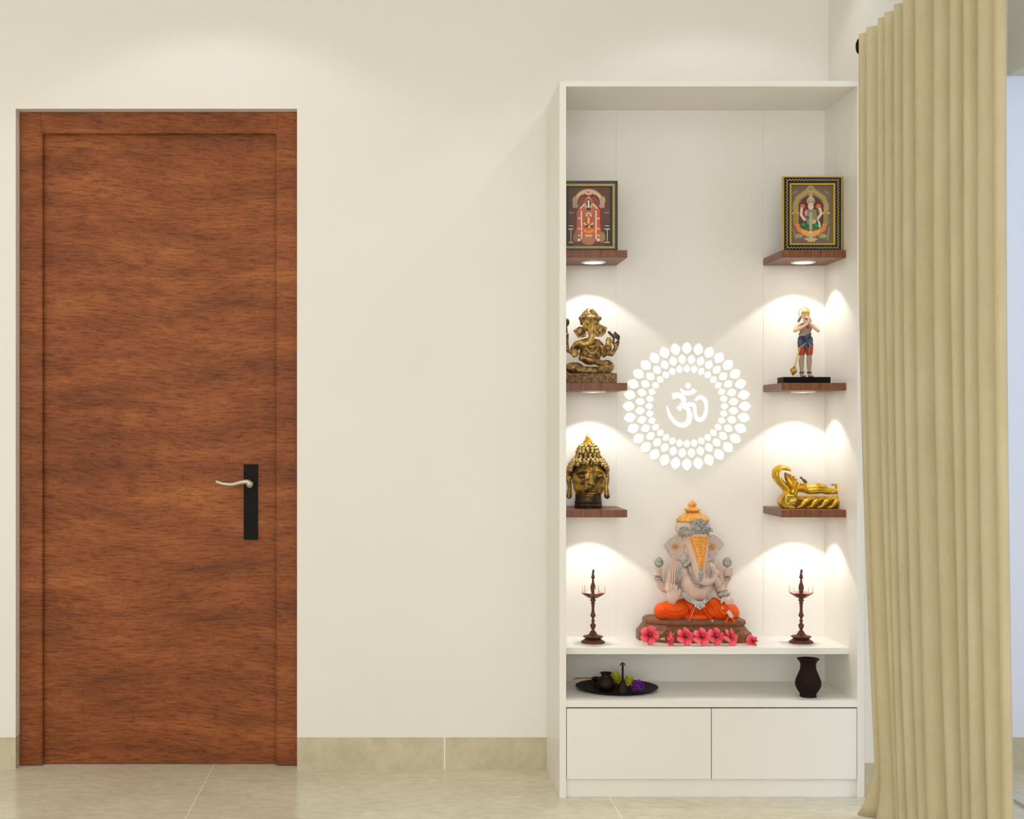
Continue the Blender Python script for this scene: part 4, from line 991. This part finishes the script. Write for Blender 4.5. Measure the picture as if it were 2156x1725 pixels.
# ================================================================== HIBISCUS FLOWERS
def petal_mesh(L, Wd, curl):
    b = MB(); nu, nv = 9, 7; vs, fs = [], []
    for i in range(nu):
        u = i/(nu-1); w = Wd*(.2+.8*math.sin(PI*min(1, u*.66+.03))**1.1)*(1 if u < .93 else .86)
        for j in range(nv):
            v = -1+2*j/(nv-1)
            rr = L*u*(1-.07*abs(v)**3*u)
            y = -curl*L*(math.sin(u*PI*.75))*.6+.12*L*u*u+.06*L*math.cos(v*6)*u*u+.2*L*v*u
            vs.append((w*v, y, rr))
    for i in range(nu-1):
        for j in range(nv-1): a = i*nv+j; fs.append((a, a+1, a+nv+1, a+nv))
    return b.add(vs, fs)
FL = L0 = 20.5*4.285/F
proto_petal = None
def hibiscus(px, py, Y, label, tilt=0., yaw=0., roll=0., sc=1., side=False, grp='hibiscus flowers along the pedestal'):
    global proto_petal
    p = W(px, py, Y)
    t = empty('hibiscus_flower', p, label, 'flower', grp); t.rotation_euler = (tilt, roll, yaw); t.scale = (sc,)*3
    n = 5
    for i in range(n):
        if proto_petal is None:
            proto_petal = petal_mesh(L0, L0*.45, .32).build('petal', M['petal'], t); sm_ = proto_petal.modifiers.new('s', 'SOLIDIFY'); sm_.thickness = .0006; o = proto_petal
        else:
            o = proto_petal.copy(); C.objects.link(o); o.parent = t
        a = 2*PI*i/n+roll*0
        if side: o.rotation_euler = Euler((-.75 if True else 0, 0, 0)).to_matrix().to_euler(); o.rotation_euler = (Matrix.Rotation(a, 3, 'Y') @ Matrix.Rotation(.85, 3, 'X')).to_euler()
        else: o.rotation_euler = (Matrix.Rotation(a, 3, 'Y') @ Matrix.Rotation(.12, 3, 'X')).to_euler()
    MB().ell((0, -L0*.10, 0), (L0*.13, L0*.1, L0*.13), n=12, m=8).build('flower_centre', M['petal_c'], t)
    MB().tube([(0, 0, 0), (L0*.06, -L0*.42, L0*.12)], [L0*.045, L0*.05], 8).build('stamen', M['stamen'] if not side else M['petal_c'], t)
    MB().tube([(0, L0*.05, 0), (0, L0*.5, -L0*.03)], [L0*.16, L0*.06], 8).build('calyx', M['leafgreen'], t)
    return t
YF1 = 4.284
hibiscus(1368, 1338, YF1, 'open pink-red hibiscus at the far left end of the flower row', tilt=-.25, yaw=-.35, roll=.35)
hibiscus(1400, 1346, YF1-.004, 'pink-red hibiscus seen from the side, second from the left before the pedestal', yaw=1.1, roll=-.5, sc=1.0, side=True)
hibiscus(1442, 1341.5, YF1, 'open pink-red hibiscus, third from the left, facing straight out', roll=.35, tilt=-.5, sc=.97)
hibiscus(1477, 1342, YF1-.010, 'open pink-red hibiscus in the very middle of the flower row', roll=.28, tilt=-.5, sc=.97)
hibiscus(1506, 1341, YF1+.006, 'open pink-red hibiscus partly overlapped by the middle bloom, right of centre', roll=.4, tilt=-.5, sc=.95)
hibiscus(1537, 1342.5, YF1-.004, 'open pink-red hibiscus tilted to the right, last before the pedestal corner', roll=.62, yaw=.35, tilt=-.5, sc=.95)
hibiscus(1590, 1350, 4.30, 'deep red half-closed hibiscus lying alone right of the pedestal', yaw=-.9, roll=.4, sc=.95, side=True, grp='hibiscus flowers along the pedestal')

# ================================================================== OIL LAMPS
def oil_lamp(px, label, rotz=0.):
    fl = Fr(px, ZS, 4.336); kk = fl.k
    t = empty('oil_lamp', fl.loc, label, 'oil lamp', 'tall brown oil lamps'); t.rotation_euler = (0, 0, rotz)
    B0 = fl.base
    def prof(lst): return [(r_*kk, (B0-y)*kk) for r_, y in lst]
    MB().lathe((0,0,0), [(24*kk, 0)]+prof([(25.5, 1352.2), (24.5, 1350.3), (19, 1347), (16, 1343.5), (14, 1342)]), 40).build('foot', M['copper'], t)
    MB().lathe((0,0,0), prof([(12, 1342.5), (20, 1341.8), (21.5, 1340.4), (20, 1339.2), (12, 1337.5), (8.5, 1335), (6.5, 1331), (3.2, 1327)]), 40).build('base_plate', M['copper'], t)
    MB().lathe((0,0,0), prof([(3, 1328), (2.5, 1326.5), (4.2, 1323), (6.2, 1316.7), (5, 1314.8), (2.6, 1312), (2.4, 1311), (4, 1307.5), (2.2, 1304), (3, 1300.5), (5.8, 1297), (4.6, 1293), (3.6, 1290), (2.9, 1284), (2.9, 1278), (3.9, 1276.3), (2.9, 1274), (4.2, 1271), (4.4, 1269), (3.2, 1267), (5.8, 1265.2), (6.2, 1263.8), (4.2, 1261.5), (5, 1260)]), 28).build('stem', M['copper'], t)
    am = [0, .03, .07, .1, .13, .13]
    MB().lathe((0,0,0), prof([(4, 1260.5), (9, 1259), (14, 1255.8), (19, 1252.3), (22, 1249.3), (24, 1248)]), 60, lobes=5, amp=am, caps=False).build('lamp_bowl', M['copper'], t)
    MB().lathe((0,0,0), prof([(24, 1248), (21.5, 1249.4), (18.5, 1252), (13, 1255.2), (8, 1257.6), (.5, 1258.2)]), 60, lobes=5, amp=[.13, .13, .1, .07, .03, 0], caps=False).build('bowl_inside', M['copper_in'], t)
    b = MB(); b.lathe((0,0,0), prof([(4.5, 1258), (4, 1250), (4.6, 1244), (5.6, 1238), (4.8, 1233), (3.4, 1229), (2.2, 1226), (2.6, 1224), (1.6, 1220.6), (3.6, 1217.5), (4, 1215.5), (3, 1212), (2.2, 1208), (1.7, 1203), (1.9, 1201), (.6, 1199)]), 24)
    b.ell((1.2*kk, 0, (B0-1203)*kk), (2.1*kk, 3.2*kk, 4*kk)); b.build('bird_finial', M['copper'], t)
    for i in range(5):
        a = 2*PI*i/5-PI/2*1.0+PI/2*0 + (-PI/2+PI/2)
        a = (2*PI*i-PI/2)/5*1.0 - PI/2*0
        # spouts sit at the maxima of cos(5a+pi/2)
        a = (2*PI*i-PI/2)/5
        x, y = 24.5*kk*math.cos(a), 24.5*kk*math.sin(a)
        MB().tube([(x, y, (B0-1249)*kk), (x*1.02, y*1.02, (B0-1243)*kk), (x*1.02, y*1.02, (B0-1234)*kk)], [.6*kk, 1.1*kk, .5*kk], 8).build('wick', M['wick'], t)
oil_lamp(1248.5, 'tall dark brown oil lamp standing on the counter left of the central idol')
oil_lamp(1686.8, 'tall dark brown oil lamp standing on the counter right of the central idol', .35)

# ================================================================== OFFERING TRAY AND ITS THINGS
YT = 4.335; ft = Fr(1298.5, ZL, YT); kk = ft.k
TR = MB().lathe((0,0,0), [(.06, .0004), (.108, .0004), (.1245, .0085), (.1255, .0095), (.1235, .0097), (.106, .0028), (.0, .0024)], 64, lobes=48, amp=[0, 0, .004, .006, .004, 0, 0]).build('offering_tray', M['tray'], loc=ft.loc)
tag(TR, 'round dark bronze offering tray on the lower counter at left', 'tray')
ZT_ = ZL+.0030
f = Fr(1276, ZT_, 4.292); kk = f.k
PT = tag(MB().lathe((0,0,0), [(r_*kk, h*kk) for r_, h in ((9, 0), (14, 2), (18.5, 8), (20, 14), (18, 21), (13, 27.5), (9.8, 31), (9.6, 34), (12.6, 37), (13, 38.2), (12, 38.4), (8.8, 35), (8.6, 31), (14, 22), (1, 6))], 40).build('water_pot', M['pot'], loc=f.loc),
    'small round dark brown water pot standing on the offering tray', 'pot')
f = Fr(1257, ZT_, 4.385); kk = f.k
DS = empty('incense_ladle', f.loc, 'dark footed bowl with long golden handle behind the small pot on the tray', 'ladle')
MB().lathe((0,0,0), [(r_*kk, h*kk) for r_, h in ((7, 0), (5, 1.5), (3, 4), (4, 7), (9, 11), (12.6, 14.6), (13, 15.6), (11.6, 15.8), (8, 13), (1, 10))], 36).build('ladle_bowl', M['pot'], DS)
h0 = 15.2*kk
MB().tube([(-10*kk, 0, h0), (-30*kk, -.004, h0), (-45*kk, -.008, h0), (-50*kk, -.010, h0-1.5*kk), (-52*kk, -.011, h0-4*kk)], [1.5*kk, 1.4*kk, 1.5*kk, 1.2*kk, .8*kk], 10, caps=True).build('handle', M['gold'], DS)
f = Fr(1311, ZT_, 4.262); kk = f.k
BL = empty('hand_bell', f.loc, 'dark bronze hand bell with tall arrow-tipped handle standing on the tray', 'bell')
MB().lathe((0,0,0), [(r_*kk, h*kk) for r_, h in ((13, 0), (13.2, 1.2), (11, 4), (9, 9), (7.6, 15), (6.8, 20), (5.4, 23), (2.4, 24.5))], 36).build('bell_body', M['pot'], BL)
b = MB(); b.lathe((0,0,0), [(r_*kk, h*kk) for r_, h in ((3, 24), (2.2, 26), (3, 30), (2.2, 33), (2.2, 56), (2.8, 57), (1.6, 59), (1.8, 61), (.4, 64.5))], 20)
b.tube([(0, 0, 62*kk), (-4*kk, 0, 60*kk), (-6*kk, 0, 56.5*kk)], [1.2*kk, 1.3*kk, .8*kk], 8); b.tube([(0, 0, 62*kk), (4*kk, 0, 60*kk), (6*kk, 0, 56.5*kk)], [1.2*kk, 1.3*kk, .8*kk], 8)
b.build('handle', M['pot'], BL)
def pompom(name, px, py, Y, R_, m, n, label, grp=None, cat='flower', squash=.85, pl=.42):
    t = MB(); c = Vector((0, 0, R_*squash*.86))
    t.ell(c, (R_*.55, R_*.55, R_*.5), n=12, m=8)
    for i in range(n):
        ph = math.acos(1-2*(i+.5)/n); th = PI*(1+5**.5)*i
        d = Vector((math.sin(ph)*math.cos(th), math.sin(ph)*math.sin(th), math.cos(ph)))
        if d.z < -.75: continue
        tip = c+Vector((d.x*R_, d.y*R_, d.z*R_*squash))*random.uniform(.86, 1.08)
        base = c+d*R_*.35
        side = d.cross(Vector((0, 0, 1))); side = side.normalized() if side.length > .05 else Vector((1, 0, 0))
        w = R_*pl*.32; mid = base.lerp(tip, .6); up = side.cross(d)*w*.3
        if tip.z < .0006: tip.z = .0006
        t.add([base, mid+side*w+up, tip, mid-side*w+up, mid-up*1.2], [(0, 1, 4), (1, 2, 4), (2, 3, 4), (3, 0, 4), (0, 3, 2, 1)], False)
    p = W(px, py, Y); z = ZT_
    o = t.build(name, m, loc=(p.x, Y, z)); tag(o, label, cat, grp); return o
kk = 4.37/F
pompom('yellow_blossom', 1297, 1436, 4.372, 13*kk*1.05, M['yflower'], 60, 'yellow-green blossom between the small pot and the bell on the tray', 'yellow blossoms on the tray', squash=1.25, pl=.9)
pompom('yellow_blossom', 1325, 1442, 4.335, 12*kk, M['yflower'], 60, 'yellow-green blossom between the bell and the purple flower on the tray', 'yellow blossoms on the tray', squash=1.35, pl=.9)
pompom('purple_blossom', 1343, 1452, 4.285, 15.5*kk, M['pflower'], 130, 'purple blossom on the right side of the offering tray', squash=.86, pl=.5)

# ================================================================== VASE
f = Fr(1701.5, ZL, 4.212); kk = f.k
tag(MB().lathe((0,0,0), [(r_*kk, h*kk) for r_, h in ((16.5, 0), (17.6, .8), (17.4, 3.5), (16.4, 5), (18, 8), (22, 14), (25.8, 21), (27, 28), (26, 35), (23, 43), (19.5, 51), (16.8, 58), (16, 64), (16.4, 70), (18.6, 75), (22.4, 78.6), (23.4, 80), (22.6, 80.6), (17, 77), (14, 70), (14, 60), (22, 40), (24, 28), (14, 6), (1, 4))], 56).build('vase', M['vase'], loc=f.loc),
    'dark brown clay vase with flared rim on the lower counter at right', 'vase')

# ================================================================== LIGHTS
def lamp(kind, name, loc, power, col, **kw):
    d = bpy.data.lights.new(name, kind); d.energy = power; d.color = col
    rot = kw.pop('rot', None)
    for a, v in kw.items(): setattr(d, a, v)
    o = bpy.data.objects.new(name, d); C.objects.link(o); o.location = loc
    if rot: o.rotation_euler = rot
    return o
WARM = (1, .975, .93)
for i, (x, y, z) in enumerate(lights):
    lamp('SPOT', 'shelf_downlight', (x, y, z), 3.4, WARM, spot_size=math.radians(103), spot_blend=.12, shadow_soft_size=.018)
for (x, y) in ((-.556, 3.95), (1.0, 3.95), (-2.0, 3.95)):
    lamp('SPOT', 'ceiling_downlight', (x, y, ZC-.01), 7, (.94, .97, 1.05), spot_size=math.radians(115), spot_blend=.25, shadow_soft_size=.04)
# fill light panels added to the unseen ceiling to light the room evenly
M['panel'] = mat('fill_panel', rgb(255, 250, 240), .5, emit=1.)
for i, (x, y, pw) in enumerate(((-1.8, 2.3, 11), (.7, 1.6, 7), (-1.8, .2, 14), (.7, -.6, 8))):
    t = empty('added_fill_panel', (x, y, ZC), 'square fill light panel added to the unseen room ceiling above the viewer', 'fill light', 'added fill light panels')
    MB().box(-.3, .3, -.3, .3, -.012, -.001).build('panel_frame', M['ring'], t)
    lamp('AREA', 'added_fill_light', (x, y, ZC-.02), pw, (.92, .95, 1.07), shape='SQUARE', size=.56)
# fill light added behind the viewer to brighten the niche; the wall is closed
lamp('AREA', 'added_rear_fill', (-.8, YBK+.05, 1.25), 96, (.93, .95, 1.06), shape='RECTANGLE', size=3.4, size_y=1.9, rot=(PI/2, 0, 0))
# daylight through the balcony opening
lamp('AREA', 'daylight', (XWIN+1.7, 2.6, 1.5), 26, (.66, .76, 1.), shape='RECTANGLE', size=2.0, size_y=2.2, rot=(0, math.radians(90), 0))

w = bpy.data.worlds.new('World'); bpy.context.scene.world = w; w.use_nodes = True
bg = w.node_tree.nodes['Background']; bg.inputs[0].default_value = (.86, .9, 1., 1); bg.inputs[1].default_value = .8

# ================================================================== CAMERA
cd = bpy.data.cameras.new('camera'); cam = bpy.data.objects.new('camera', cd); C.objects.link(cam)
cam.location = (0, 0, EYE); cam.rotation_euler = (PI/2, 0, 0)
cd.sensor_width = 36; cd.lens = F/2156*36
cd.shift_x = (1078-CX)/2156; cd.shift_y = (CY-862.5)/2156
cd.clip_start = .05
sc = bpy.context.scene; sc.camera = cam
sc.view_settings.view_transform = 'Standard'; sc.view_settings.look = 'None'; sc.view_settings.gamma = 1
sc.view_settings.use_curve_mapping = False; sc.view_settings.exposure = -0.07
sc.cycles.use_denoising = True
sc.cycles.max_bounces = 10; sc.cycles.diffuse_bounces = 8; sc.cycles.caustics_reflective = False; sc.cycles.caustics_refractive = False
